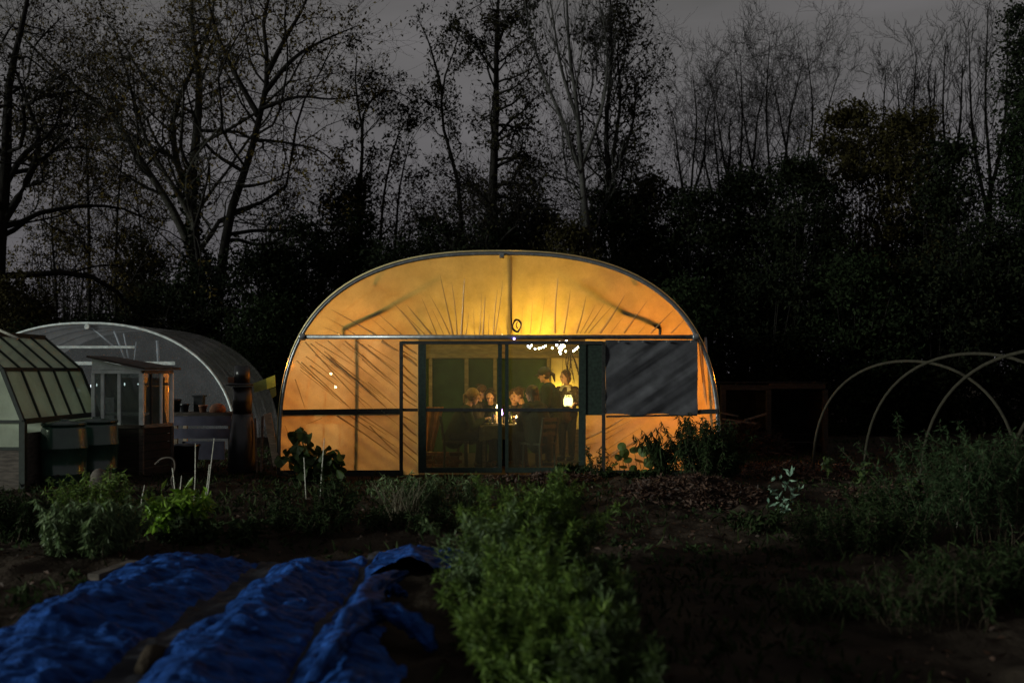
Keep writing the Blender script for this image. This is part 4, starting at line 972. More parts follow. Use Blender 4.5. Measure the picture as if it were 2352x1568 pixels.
    link('hair_strands', mesh_np('hair_strands', V_ - np.array(bb), [f_]), M[hair], root)
    if cap:
        c = MB(); c.ell(hc + HU * 0.058 - HF * 0.014, (0.112, 0.098, 0.088), 18, 12, rot)
        c.build('cap', M['cap'], root, True, remesh=0.011)
        v_ = []
        for j in range(4):
            for i in range(9):
                a = (i / 8 - 0.5) * 2.2; rr_ = 0.09 + j * 0.028
                v_.append(hc + HU * (0.058 - 0.008 * j - 0.012 * (abs(i / 8 - .5) * 2) ** 2) + HF * (rr_ * math.cos(a) * (1 if j == 0 else 1.0) + 0.012) + HS * (0.095 * math.sin(a)))
        q_ = MB(); q_.add([p + HU * .004 for p in v_] + [p - HU * .003 for p in v_], [(j * 9 + i, j * 9 + i + 1, j * 9 + i + 10, j * 9 + i + 9) for j in range(3) for i in range(8)] + [(36 + j * 9 + i + 9, 36 + j * 9 + i + 10, 36 + j * 9 + i + 1, 36 + j * 9 + i) for j in range(3) for i in range(8)])
        q_.build('peak', M['cap'], root, True)
    if collar:
        c = MB()
        for i in (1, -1):
            c.add([N + s * i * .03 + f * .085 + u * .0, N + s * i * .10 + f * .06 + u * .015, N + s * i * .115 + f * .10 - u * .055, N + s * i * .055 + f * .135 - u * .075, N + s * i * .08 - f * .06 + u * .04, N + s * i * .03 - f * .07 + u * .05], [(0, 1, 2, 3), (1, 0, 5, 4)])
        c.tube([N + (f * math.cos(a) + s * math.sin(a)) * 0.082 + u * 0.022 for a in np.linspace(0, 2 * math.pi, 17)], 0.02, 6, False)
        c.build('collar', M['collar'], root, True)
    return dict(root=root, hc=hc, arms=arms, H=H)

def XY(u, Y): return P(u, 853, Y).x
person('person seated at the left of the table, fair hair in a ponytail, leaning in', XY(1046, 16.5), 16.5, 0.12, True, lean=0.42, headp=0.22, hands=[Vector((-0.44, 16.72, 0.80)), Vector((-0.46, 16.45, 0.80))], top='jumper_green', hair='hair_fair', style='pony', seat=0.45)
person('person seated behind the left diner, only the top of the hair showing', XY(1085, 17.25), 17.25, -0.35, True, lean=0.25, headp=0.1, hands=[Vector((-0.34, 17.0, 0.80)), Vector((-0.30, 16.9, 0.80))], top='jumper_dark', hair='hair_brown', style='short', seat=0.47)
person('dark haired person facing us, seated at the back left of the table', XY(1130, 17.35), 17.35, -math.pi / 2 - 0.1, True, lean=0.34, headp=0.25, hands=[Vector((-0.22, 16.98, 0.80)), Vector((-0.36, 16.98, 0.80))], top='coat_black', hair='hair_dark', style='bob', seat=0.44)
person('person facing us at the back of the table, face lit orange', XY(1184, 17.4), 17.4, -math.pi / 2 - 0.1, True, lean=0.38, headp=0.28, hands=[Vector((0.16, 17.0, 0.80)), Vector((-0.02, 17.0, 0.80))], top='jumper_dark', hair='hair_brown', style='short', seat=0.44)
person('person in profile facing left, right of the orange-lit face', XY(1222, 17.2), 17.15, math.pi + 0.35, True, lean=0.36, headp=0.12, hands=[Vector((0.20, 16.80, 0.80)), Vector((0.16, 16.92, 0.80))], top='jumper_brown', hair='hair_brown', style='short', seat=0.45)
person('person seated with back to us at the right of the table, bulky dark coat', XY(1238, 16.05), 16.05, math.pi - 0.75, True, lean=0.22, headp=0.12, hands=[Vector((0.10, 16.42, 0.80)), Vector((0.22, 16.52, 0.80))], top='coat_black', hair='hair_dark', style='long', bulk=0.085, seat=0.46)
person('standing person in a peaked cap and dark green hooded coat looking left', XY(1266, 17.0), 17.0, math.pi - 0.1, False, lean=0.12, headp=0.22, top='coat_green', hair='hair_dark', style='pony', cap=True, bulk=0.045, sc=0.95, hands=[Vector((0.38, 16.92, 1.02)), Vector((0.36, 17.12, 1.0))])
LX, LY, LZ = XY(1305, 17.55), 17.55, 0.985
person('standing woman with bobbed brown hair and pale collar holding the lantern', XY(1303, 18.0), 18.0, -math.pi / 2 - 0.42, False, lean=0.04, headp=0.12, headyaw=-0.55, top='jumper_brown', hair='hair_brown', style='bob', collar=True, sc=0.92, bulk=0.02, hands=[Vector((LX + 0.13, LY + 0.08, LZ + 0.05)), Vector((LX - 0.0, LY + 0.19, LZ + 0.02))])
# lantern jar
ln = thing('jar_lantern', 'glowing glass jar lantern held at the standing woman\'s waist', 'lantern', (LX, LY, LZ))
MB().lathe((LX, LY, LZ), [(0.06, 0.02), (0.078, 0.03), (0.082, 0.11), (0.070, 0.145), (0.06, 0.155)], 16).build('glow', M['lantern'], ln, True)
MB().lathe((LX, LY, LZ), [(0.075, 0.0), (0.092, 0.02), (0.096, 0.115), (0.082, 0.165), (0.066, 0.18), (0.068, 0.20)], 16, cap=False).build('jar', M['glass'], ln, True)
MB().tube([(LX + 0.06 * math.cos(a), LY, LZ + 0.175 + 0.09 * math.sin(a)) for a in np.linspace(0, math.pi, 13)], 0.004, 5).build('wire_handle', M['wire'], ln, True)
point('lantern_light', (LX, LY - 0.0, LZ + 0.16), (1, 0.62, 0.2), 9.0, 0.08)

# chairs
def chair(x, y, yaw, lab):
    t_ = thing('dining_chair', lab, 'chair', (x, y, 0.004), 'chairs at the table'); t_.rotation_euler = (0, 0, yaw)
    def loc(mb, n_, m_):
        me_ = bpy.data.meshes.new(n_); me_.from_pydata(mb.v, [], mb.f); link(n_, me_, m_, t_)
    loc(MB().box((0, 0, 0.44), (0.42, 0.42, 0.03)), 'seat', M['frame_black'])
    for a in (-1, 1):
        loc(MB().bar((0.18, a * 0.18, 0), (0.17, a * 0.17, 0.425), 0.035), 'leg', M['frame_black'])
        loc(MB().bar((-0.20, a * 0.18, 0), (-0.18, a * 0.18, 0.425), 0.035), 'leg', M['frame_black'])
        loc(MB().bar((-0.19, a * 0.18, 0.457), (-0.25, a * 0.18, 0.86), 0.035), 'back_post', M['frame_black'])
    for z_ in (0.60, 0.72, 0.83): loc(MB().box((-0.19 - (z_ - 0.455) * 0.148, 0, z_), (0.02, 0.32, 0.06)), 'back_slat', M['frame_black'])
for x, y, yw, lab in ((XY(1046, 16.5), 16.5, 0.12, 'wooden chair of the ponytailed left diner'), (XY(1238, 16.05), 16.05, math.pi - 0.75, 'wooden chair of the diner with back to us'), (XY(1222, 17.2), 17.15, math.pi + .35, 'wooden chair of the diner in profile'),
                      (XY(1130, 17.35), 17.35, -math.pi / 2 - .1, 'wooden chair of the dark haired diner at the back'), (XY(1184, 17.4), 17.4, -math.pi / 2 - .1, 'wooden chair of the orange-lit diner'), (XY(1085, 17.25), 17.25, -.35, 'wooden chair of the diner hidden behind the left one')):
    chair(x, y, yw, lab)

# lamps, fairy lights and added fill
fs_ = thing('fairy_lights', 'string of tiny white fairy lights looped under the tunnel roof by the right door', 'fairy lights', P(1285, 795, 16.9))
cord = []
for (u_, v_) in [(695, 770), (900, 771), (1100, 772), (1150, 780), (1195, 786), (1212, 795), (1228, 803), (1250, 800), (1262, 786), (1275, 782), (1300, 781), (1318, 800), (1332, 790), (1345, 784)]: cord.append(P(u_, v_, 16.9))
cordr = resample(cord, 60); MB().tube([tuple(p) for p in cordr], 0.003, 4).build('cord', M['wire'], fs_, True)
bulb_me = None
def bulb(p, r_=0.013, m_='bulb', par=None):
    global bulb_me
    o_ = MB().ell(p, (r_, r_, r_ * 1.2), 8, 6).build('bulb', M[m_], par, True); return o_
bl = [(1213, 795), (1217, 798), (1221, 793), (1229, 801), (1238, 800), (1242, 799), (1248, 797), (1253, 794), (1317, 806), (1321, 803), (1325, 800), (1328, 797)]
rg = random.Random(3)
for k_ in range(22): bl.append((700 + k_ * 38 + rg.uniform(-8, 8), 771 + rg.uniform(-3, 3)))  # row drawn out along the header to go with the added side lights
for k_ in range(20): bl.append((1290 + rg.gauss(0, 6), 800 + rg.gauss(0, 7)))
for k_, (u_, v_) in enumerate(bl): bulb(P(u_, v_, 16.9 + rg.uniform(-.08, .08)), 0.014 if k_ < 12 else 0.016, 'bulb' if k_ % 3 else 'bulb_cool', fs_) if k_ < 12 or k_ >= 34 else bulb(P(u_, v_, 16.2), 0.008, 'bulb', fs_)
o = MB().ell(P(1181, 778, TY - 0.10), (0.016, 0.016, 0.016), 8, 6).build('indicator_light', emat('violet_led', (0.35, 0.25, 1.0), 14), None, True); tag(o, 'tiny blue-violet light under the header pipe above the door gap', 'light')
YEL = (1.0, 0.55, 0.03); ORA = (1.0, 0.26, 0.015)
for k_, (u_, v_, Y_, w_, c_) in enumerate([(1228, 768, 15.95, 27, YEL), (1290, 788, 16.4, 12, YEL), (1090, 768, 16.0, 7, YEL), (1180, 740, 18.4, 8, (1, .48, .05)), (850, 762, 16.2, 9, ORA), (1480, 762, 16.2, 12, ORA)]):  # orange side lights added to brighten the gable; rear one general fill
    point('fairy_light_glow', P(u_, v_, Y_), c_, w_, 0.10)
def work_lamp(u_, v_, Y_, w_, lab, col=ORA, r_=0.022):
    p = P(u_, v_, Y_); t_ = thing('bulb_lamp', lab, 'lamp', p, 'bare bulbs in the tunnel')
    MB().ell(p, (r_, r_, r_ * 1.25), 10, 8).build('bulb', M['bulb'], t_, True)
    MB().lathe((p.x, p.y, p.z + r_), [(0.014, 0), (0.016, 0.03), (0.012, 0.05)], 8).build('socket', M['wire'], t_, True)
    MB().tube([(p.x, p.y, p.z + r_ + .05), (p.x + .02, p.y, 2.0), (p.x, p.y, arch_z(p.x) - 0.03)], 0.004, 4).build('flex', M['wire'], t_, True)
    L_ = point('bulb_light', p + Vector((0, 0, -0.045 - r_)), col, w_, 0.05)
work_lamp(760, 858, 16.9, 30, 'bare bulb behind the left plastic wall, upper of the two glows')
work_lamp(771, 888, 16.9, 16, 'bare bulb behind the left plastic wall, lower of the two glows')
work_lamp(1545, 880, 16.7, 80, 'bare bulb hidden behind the dark grey sheet on the right')
work_lamp(1291, 893, 19.3, 16, 'bare bulb glowing behind the standing woman\'s shoulder', YEL, 0.03)
# hanging dried plants
hp = thing('dried_plant_bunch', 'bunch of dried stems hanging upside down beneath the fairy lights', 'dried plants', P(1310, 812, 17.4))
m_ = MB(); lf = []
for u0, v0, u1, v1, u2, v2 in [(1308, 806, 1304, 840, 1306, 862), (1310, 806, 1313, 845, 1319, 876), (1311, 806, 1322, 835, 1331, 865), (1309, 806, 1310, 832, 1309, 848), (1310, 808, 1320, 826, 1328, 848), (1307, 806, 1300, 826, 1305, 858)]:
    pp = resample([P(u0, v0, 17.4), P(u1, v1, 17.38), P(u2, v2, 17.4)], 9); m_.tube([tuple(p) for p in pp], 0.009, 5)
    for p in pp[2:]: lf += [p + RNG.normal(size=3) * 0.012 for _ in range(3)]
m_.build('stems', M['twig_dead'], hp); lf = np.array(lf)
V, fc = leaf_cloud(lf, rnd_unit(len(lf), RNG) + np.array([0, 0, -1.5]), 0.03, 0.012, RNG); bb = wbase(hp)
link('dry_leaves', mesh_np('dry_leaves', V - np.array(bb), [fc]), M['twig_dead'], hp)['kind'] = 'stuff'
MB().tube([P(1310, 806, 17.4), (P(1310, 806, 17.4).x, 17.4, arch_z(1.0) - .05)], 0.004, 4).build('string', M['wire'], hp)

# ------------------------------------------------------------------ clear tunnel at the left
CY = 20.6; CC = P(200, 0, CY).x; CHW = 343 / F * CY; CH = EYE + 111 / F * CY
def carch(t, g=0): 
    c, s_ = -math.cos(t), math.sin(t); return math.copysign(abs(c) ** (2 / 2.25), c) * (CHW + g) + CC, abs(s_) ** (2 / 2.25) * (CH + g)
ct = thing('clear_polytunnel', 'unlit clear plastic polytunnel behind the white glass shed', 'polytunnel', (CC, CY, 0))
CE = 24.2
for y in np.linspace(CY, CE, 5):
    MB().tube([(carch(math.pi * i / 44)[0], y, carch(math.pi * i / 44)[1]) for i in range(45)], 0.027, 7).build('hoop', M['white'] if y == CY else M['metal'], ct, True)
V = []; ys = np.linspace(CY - .01, CE + .01, 24)
for y in ys:
    for i in range(49):
        x, z = carch(math.pi * i / 48, 0.03 - 0.02 * abs(math.sin((y - CY) / 0.9 * math.pi))); V.append((x - CC, y - CY, z))
id_ = np.arange(len(V)).reshape(len(ys), 49)
link('cover', mesh_np('cover', V, [np.stack([id_[:-1, :-1], id_[1:, :-1], id_[1:, 1:], id_[:-1, 1:]], -1).reshape(-1, 4)], True), M['poly_cover'], ct)
V = [(carch(math.pi * i / 48)[0] - CC, 0.01, carch(math.pi * i / 48)[1]) for i in range(49)]; V += [(x, y, 0) for x, y, z in V]
link('end_sheet', mesh_np('end_sheet', V, [np.array([[i, i + 1, 50 + i, 49 + i] for i in range(48)])]), M['poly_clear'], ct)
for v0, u0, u1, hh in ((797, 120, 310, 0.05), (834, 150, 402, 0.07)):
    a, c = P(u0, v0, CY + .03), P(u1, v0, CY + .03); MB().bar(a, c, 0.04, hh).build('cross_rail', M['white'], ct)
for u0, v0, u1, v1, r_ in ((213, 754, 262, 796, .018), (262, 760, 288, 826, .02), (284, 765, 295, 822, .016), (313, 785, 308, 826, .012), (361, 782, 365, 850, .03), (245, 823, 255, 828, .01)):
    MB().tube([P(u0, v0, CY + .06), P(u1, v1, CY + .06)], r_, 6).build('strut', M['white'], ct, True)
MB().lathe(P(200, 750, CY - .03), [(0.05, -.03), (0.06, 0), (0.05, 0.03)], 10, 'y').build('ridge_bracket', M['white'], ct)

# ------------------------------------------------------------------ dark framed greenhouse at the left edge
gh_ = thing('greenhouse', 'dark metal framed greenhouse with limewashed panes at the left edge', 'greenhouse', (-7.2, 14.1, 0))
Y0, Y1 = 12.95, 15.3; XE, XS, XR = -6.36, -6.63, -7.2; ZE, ZS, ZR = 0.95, 1.63, 2.12
XR2 = 2 * XR
prof = [(XE, ZE), (XS, ZS), (XR, ZR), (XR2 - XS, ZS), (XR2 - XE, ZE)]
for (xa, za), (xb, zb) in zip(prof[:-1], prof[1:]):
    front = xa > XR - .01
    nb_ = 5
    for k_ in range(nb_ + 1):
        y = Y0 + (Y1 - Y0) * k_ / nb_; MB().bar((xa, y, za), (xb, y, zb), 0.05 if k_ in (0, nb_) else 0.03, 0.05).build('glazing_bar', M['gh_frame'], gh_)
    for k_ in range(nb_):
        ya, yb = Y0 + (Y1 - Y0) * k_ / nb_ + .012, Y0 + (Y1 - Y0) * (k_ + 1) / nb_ - .012; m_ = MB()
        m_.add([(xa, ya, za), (xa, yb, za), (xb, yb, zb), (xb, ya, zb)], [(0, 1, 2, 3)]); m_.build('pane', M['gpane'], gh_)
for (x, z), w in zip(prof, (0.07, 0.05, 0.07, 0.05, 0.07)): MB().bar((x, Y0, z), (x, Y1, z), w).build('purlin', M['gh_frame'], gh_)
for s_ in (XE, XR2 - XE):
    for k_, y in enumerate((Y0, 14.1, Y1)): MB().bar((s_, y, 0), (s_, y, ZE), 0.075 if k_ == 0 else .05).build('corner_post', M['gh_frame'], gh_)
    m_ = MB(); m_.box((s_ + (-.02 if s_ == XE else .02), (Y0 + Y1) / 2, 0.40), (0.03, Y1 - Y0, 0.78)); m_.build('base_wall', M['wood_dim'], gh_)
for yy in (Y0, Y1):
    m_ = MB(); pts = [(XE, yy, 0.60), (XE, yy, ZE), (XS, yy, ZS), (XR, yy, ZR), (XR2 - XS, yy, ZS), (XR2 - XE, yy, ZE), (XR2 - XE, yy, 0.60)]
    m_.add(pts, [tuple(range(7))]); m_.build('gable_pane', M['gpane'], gh_)
    MB().bar((XE, yy - .01, ZE), (XR2 - XE, yy - .01, ZE), 0.04).build('gable_rail', M['gh_frame'], gh_)
    MB().bar((XE, yy - .01, 0.60), (XR2 - XE, yy - .01, 0.60), 0.04).build('gable_rail', M['gh_frame'], gh_)
    MB().box((XR, yy, 0.29), (2 * (XE - XR), 0.03, 0.58)).build('base_wall', M['wood_dim'], gh_)
MB().bar((XS - .12, Y0 + .65, ZS + .42), (XR + .05, Y0 + .62, ZR + .12), 0.05, 0.03).build('roof_vent', M['cane'], gh_)

# ------------------------------------------------------------------ white glass shed
SY = 15.0; sx0, sx1 = P(197, 0, SY).x + .1, P(325, 0, SY).x; SY1 = 16.25
shd = thing('glass_shed', 'small white framed glass lean-to shed between greenhouse and tunnel', 'shed', ((sx0 + sx1) / 2, 15.6, 0))
zg0, zg1 = EYE - (976 - 853) / F * SY, EYE - (857 - 853) / F * SY
for u_, w in ((199, .05), (236, .045), (274, .045), (325, .06)):
    x = P(u_, 0, SY).x + (.1 if u_ == 199 else 0); MB().bar((x, SY, zg0), (x, SY, zg1), w).build('post', M['white_post'], shd)
    if u_ in (199, 325): MB().bar((x, SY, 0.0), (x, SY, zg0 - .05), w).build('lower_post', M['wood_dim'], shd)  # post below the rail: its dimness put into a darker colour
SD = Vector((0.24, 0.62, 0))          # the right side runs back at a slant
def sidep(t, z): return Vector((sx1, SY, z)) + SD * t
for t, w in ((0.30, .035), (0.64, .035), (1.0, .055)):
    MB().bar(sidep(t, zg0), sidep(t, zg1), w).build('post', M['white_post'] if t != 0.30 else M['frame_black'], shd)
MB().bar(sidep(1, 0), sidep(1, zg0 - .05), .055).build('lower_post', M['wood_dim'], shd)
for z_, h_ in ((zg1 + .02, .05), (zg0 - .02, .05)):
    MB().bar((sx0, SY - .005, z_), (sx1, SY - .005, z_), 0.06, h_).build('rail', M['white_post'] if z_ > 1.2 else M['wood_dim'], shd)
    MB().bar(sidep(0.03, z_) + Vector((.005, 0, 0)), sidep(1, z_) + Vector((.005, 0, 0)), 0.06, h_).build('rail', M['wood'], shd)
ed = [P(u_, 0, SY).x for u_ in (199, 236, 274, 325)]; ed[0] += .1
for a, c in zip(ed[:-1], ed[1:]): MB().box(((a + c) / 2, SY + .005, (zg0 + zg1) / 2), (c - a - .04, 0.004, zg1 - zg0)).build('pane', M['glass'], shd)
for a, c in ((0.05, 0.27), (0.33, 0.61), (0.67, 0.96)):
    m_ = MB(); m_.add([sidep(a, zg0), sidep(c, zg0), sidep(c, zg1), sidep(a, zg1)], [(0, 1, 2, 3)]); m_.build('pane', M['window_glass'], shd)
m_ = MB(); m_.add([(sx0, SY - .02, zg1 + .05), (sx1, SY - .02, zg1 + .05), (sx0, SY - .02, 1.79), (sx0, SY, zg1 + .05), (sx1, SY, zg1 + .05), (sx0, SY, 1.79)], [(0, 1, 2), (5, 4, 3), (0, 2, 5, 3), (1, 4, 5, 2), (0, 3, 4, 1)]); m_.build('fascia', M['white_post'], shd)
m_ = MB(); m_.add([(sx0 - .05, SY - .1, 1.81), (sx1 + .09, SY - .1, zg1 + .05), (sx1 + .36, SY1 - .55, zg1 + .05), (sx0 - .05, SY1 - .3, 1.81), (sx0 - .05, SY - .1, 1.84), (sx1 + .09, SY - .1, zg1 + .085), (sx1 + .36, SY1 - .55, zg1 + .085), (sx0 - .05, SY1 - .3, 1.84)],
    [(3, 2, 1, 0), (4, 5, 6, 7), (0, 1, 5, 4), (1, 2, 6, 5), (2, 3, 7, 6), (3, 0, 4, 7)]); m_.build('roof', M['wood_dim'], shd)
for z_ in np.arange(0.08, zg0 - .06, 0.125):
    MB().box(((sx0 + sx1) / 2, SY, z_), (sx1 - sx0 - .06, 0.025, 0.115)).build('board', M['bay_wood'], shd)
    MB().bar(sidep(0.05, z_), sidep(0.96, z_), 0.025, 0.115).build('board', M['bay_wood'], shd)
MB().box(((sx0 + sx1) / 2 + .1, SY1 - .55, 0.85), (sx1 - sx0 + .1, 0.02, 1.3)).build('back_wall', M['green_board'], shd)
MB().box((P(255, 0, 15.5).x, 15.5, 1.45), (0.30, 0.02, 0.5)).build('dark_panel', M['frame_black'], shd)
MB().box(((sx0 + sx1) / 2, 15.35, 0.95), (sx1 - sx0 - .1, 0.4, 0.03)).build('shelf', M['white_post'], shd)
for k_, (u_, v_) in enumerate(((209, 886), (222, 884), (286, 882), (317, 882))):  # lamp reflections in the panes, modelled as glowing beads behind the glass
    o = MB().ell(P(u_, v_, 15.2), (0.010, 0.010, 0.024 if k_ != 3 else .014), 8, 6).build('small_light', M['led'], None, True)
    tag(o, ['leftmost', 'second from left', 'third and brightest', 'rightmost'][k_] + ' small white light behind the glass of the white shed', 'light', 'small lights in the shed')

# ------------------------------------------------------------------ water butts
def butt(u_, Y, lab):
    x = P(u_, 0, Y).x; t_ = thing('water_butt', lab, 'water butt', (x, Y, 0), 'water butts by the greenhouse')
    pr = [(0.235, 0), (0.27, 0.05), (0.275, 0.2), (0.288, 0.21), (0.288, 0.235), (0.28, 0.245), (0.295, 0.55), (0.308, 0.56), (0.308, 0.585), (0.298, 0.595), (0.285, 0.82), (0.265, 0.87)]
    MB().lathe((x, Y, 0), pr, 28).build('barrel', M['barrel'], t_, True)
    MB().lathe((x, Y, 0.87), [(0.285, 0), (0.29, 0.03), (0.26, 0.045), (0.06, 0.06), (0.055, 0.085)], 28).build('lid', M['barrel'], t_, True)
    MB().lathe((x + .05, Y - .28, 0.22), [(0.018, -.08), (0.018, .02)], 8, 'y').build('tap', M['black_plastic'], t_)
butt(147, 13.5, 'dark green ribbed water butt in front of the greenhouse, nearer one')
butt(222, 14.2, 'dark green water butt below the glass shed, further one')

# ------------------------------------------------------------------ potting bench, stack, sign, boards
bn = thing('potting_bench', 'dark blue-grey potting bench right of the glass shed', 'bench', (P(465, 0, 16.6).x, 16.6, 0))
a, c = P(396, 0, 16.4).x, P(535, 0, 16.4).x
MB().box(((a + c) / 2, 16.65, 0.90), (c - a, 0.6, 0.05)).build('bench_top', M['wood_dim'], bn)
for z_ in (0.79, 0.58): MB().box(((a + c) / 2, 16.38, z_), (c - a - .04, 0.03, 0.16)).build('front_board', M['bench_blue'], bn)
MB().box(((a + c) / 2, 16.45, 0.30), (c - a - .3, 0.03, 0.30)).build('lower_panel', M['bench_blue'], bn)
for x in (a + .05, c - .05):
    for y in (16.42, 16.9): MB().bar((x, y, 0), (x, y, 0.875), 0.06).build('leg', M['wood'], bn)
plb = ['pot at the shed end of the potting bench', 'tallest square dark pot on the potting bench', 'small round pot in front of the square one', 'second pot from the shed end of the bench']
pot(P(403, 0, 16.6).x, 16.6, 0.925, 0.10, 0.22, plb[0], 'pots on the potting bench', 'black_plastic')
t_ = thing('square_pot', plb[1], 'pot', (P(458, 0, 16.7).x, 16.7, 0.925), 'pots on the potting bench')
MB().box((P(458, 0, 16.7).x, 16.7, 1.05), (0.15, 0.15, 0.25)).build('box', M['black_plastic'], t_); MB().box((P(458, 0, 16.7).x, 16.7, 1.19), (0.19, 0.19, 0.03)).build('rim', M['black_plastic'], t_)
pot(P(466, 0, 16.5).x, 16.5, 0.925, 0.075, 0.12, plb[2], 'pots on the potting bench')
pot(P(424, 0, 16.55).x, 16.55, 0.925, 0.08, 0.14, plb[3], 'pots on the potting bench', 'black_plastic')
o = MB().lathe((P(500, 0, 16.5).x, 16.5, 0.925), [(0.135, 0), (0.13, 0.07), (0.10, 0.12), (0.05, 0.145), (0.01, 0.15)], 18).build('upturned_bowl', M['terracotta'], None, True); tag(o, 'upturned rounded bowl at the right end of the potting bench', 'bowl')
o = MB().lathe((P(427, 0, 15.9).x, 15.9, 0.0), [(0.16, 0), (0.21, 0.40), (0.225, 0.41), (0.225, 0.44), (0.19, 0.44)], 18).build('bucket', M['black_plastic'], None, True); tag(o, 'black bucket standing below the potting bench', 'bucket')
st_ = thing('chimney_stove', 'tall black drum and flue stack beside the potting bench', 'stove', (P(560, 0, 15.9).x, 15.9, 0))
x = P(557, 0, 15.9).x
zz = lambda v: EYE - (v - 853) / F * 15.9
MB().lathe((x, 15.9, 0), [(0.22, 0), (0.23, 0.02), (0.215, 0.5), (0.16, zz(950))], 20).build('body', M['black_plastic'], st_, True)
MB().lathe((x, 15.9, zz(950)), [(0.150, 0), (0.150, zz(888) - zz(950))], 20).build('lower_flue', M['black_plastic'], st_, True)
MB().lathe((x - .03, 15.9, zz(886)), [(0.19, 0), (0.235, 0.012), (0.235, 0.03), (0.13, 0.05)], 20).build('brim', M['black_plastic'], st_, True)
MB().lathe((x - .005, 15.9, zz(880)), [(0.122, 0), (0.122, zz(840) - zz(880)), (0.10, zz(840) - zz(880)), (0.10, 0.1)], 20).build('upper_flue', M['black_plastic'], st_, True)
MB().box((x - .17, 15.9, zz(872)), (0.10, 0.10, 0.09)).build('side_box', M['terracotta'], st_)
sg = thing('yellow_sign', 'bent yellow and olive plastic strip sticking out right of the black stack', 'sign', P(605, 890, 15.8))
def q4(pts, Y, name, m_, par, th=0.012):
    vs = [P(u_, v_, Y) for u_, v_ in pts] + [P(u_, v_, Y) + Vector((0, th, 0)) for u_, v_ in pts]
    k_ = len(pts); b_ = MB(); b_.add(vs, [tuple(range(k_ - 1, -1, -1)), tuple(range(k_, 2 * k_))] + [(i, (i + 1) % k_, (i + 1) % k_ + k_, i + k_) for i in range(k_)]); return b_.build(name, m_, par)
q4([(581, 880), (611, 869), (613, 893), (584, 901)], 15.8, 'olive_end', M['olive'], sg)
q4([(611.2, 869), (631, 861), (633, 887), (613.2, 894)], 15.79, 'yellow_end', M['yellow'], sg)
q4([(619, 894), (633, 889), (634, 908), (624, 914)], 15.8, 'hanging_flap', M['olive'], sg)
wp = thing('leaning_plank', 'brown timber plank leaning against the left side of the lit tunnel', 'plank', P(625, 1060, 15.5))
MB().bar(P(614, 950, 15.7), P(636, 1070, 15.3), 0.11, 0.03, up=(0, 1, 0)).build('plank', M['wood'], wp)
MB().bar(P(603, 955, 15.8), P(600, 1085, 15.6), 0.035, 0.03).build('batten', M['wood_dim'], wp)
MB().bar(P(586, 960, 15.9), P(590, 1085, 15.7), 0.03, 0.03).build('batten', M['wood_dim'], wp)

# plants helper -----------------------------------------------------
def herb(name, label, cat, base, w, d, h, nst, nl, L, W, lm, seed, stem='twig_dead', lean=0.0, droop=-0.2, spread=0.5, grp=None, wig=0.2, rs=0.004, z0=0.15, hv=0.55):
    rng = np.random.default_rng(seed); bx, by = base
    z = gh(bx, by); root = thing(name, label, cat, (bx, by, z), grp)
    p = np.stack([(rng.random(nst) - .5) * w, (rng.random(nst) - .5) * d, np.zeros(nst)], 1)
    dr = np.stack([rng.normal(size=nst) * spread * .5 + lean + p[:, 0] / max(w, .01) * spread, rng.normal(size=nst) * spread * .4, np.ones(nst)], 1)
    hh = h * (hv + (1 - hv) * rng.random(nst)); pth = []
    cur = p
    for s_ in range(6):
        pth.append(cur); dr = dr + rng.normal(size=dr.shape) * wig * np.array([1, 1, .3]); dn = dr / np.linalg.norm(dr, axis=1, keepdims=True); cur = cur + dn * (hh / 5)[:, None]
    pth = np.stack(pth, 1)
    V, fc = tubes(pth, np.full(nst, rs), np.full(nst, rs * .4), 3)
    link('stems', mesh_np('stems', V, [fc]), M[stem], root)['kind'] = 'stuff'
    i = rng.integers(0, nst, nl); t = (z0 + (1 - z0) * rng.random(nl) ** 0.8) * 4.999; k_ = t.astype(int); f_ = (t - k_)[:, None]
    pp = pth[i, k_] * (1 - f_) + pth[i, k_ + 1] * f_
    dd = rnd_unit(nl, rng) + np.array([0, 0, droop])
    V, fc = leaf_cloud(pp, dd, L * (0.5 + rng.random(nl)), W * (0.7 + .6 * rng.random(nl)), rng, curl=0.25)
    link('leaves', mesh_np('leaves', V, [fc]), M[lm], root)['kind'] = 'stuff'
    return root
def hb(u, v, Y=None):   # ground position seen at (u,v)
    Y = 1.6 * F / (v - 853) if Y is None else Y; return (P(u, v, Y).x, Y)

# big green foreground row: several feathery plants standing in a row
row = [(0.36, 8.0, 0.30, 0.80, 'fresh', 'back right plant of the green foreground row, with a bright tip'), (-0.02, 7.7, 0.36, 0.84, 'fresh', 'back left plant of the green foreground row, tallest tip'), (0.14, 7.6, 0.5, 0.55, 'dullmix', 'dull short plant between the two back plants of the green row'),
       (-0.16, 6.9, 0.30, 0.72, 'feather', 'grey-green plant at the left edge of the green row, second from the back'), (0.10, 6.8, 0.5, 0.70, 'fresh', 'broad fresh green plant in the middle of the green row'), (0.40, 6.7, 0.32, 0.50, 'dullmix', 'dim plant at the right edge of the green row'),
       (-0.02, 6.0, 0.36, 0.70, 'fresh', 'left edge plant of the green row, halfway to the front'), (0.28, 5.9, 0.5, 0.56, 'fresh', 'fresh green plant near the middle front of the green row'), (0.46, 5.8, 0.28, 0.50, 'feather', 'grey-green plant leaning right out of the green row'),
       (0.06, 5.2, 0.40, 0.56, 'fresh', 'front left plant of the green row beside the blue sheet'), (0.28, 5.0, 0.42, 0.48, 'fresh', 'front middle blurred plant of the green row'), (0.40, 4.7, 0.3, 0.40, 'dullmix', 'nearest dim plant of the green row at the bottom edge')]
M['dullmix'] = leafmat('mid_green_leaves', (0.018, 0.036, 0.010), (0.065, 0.095, 0.028), 0.35)
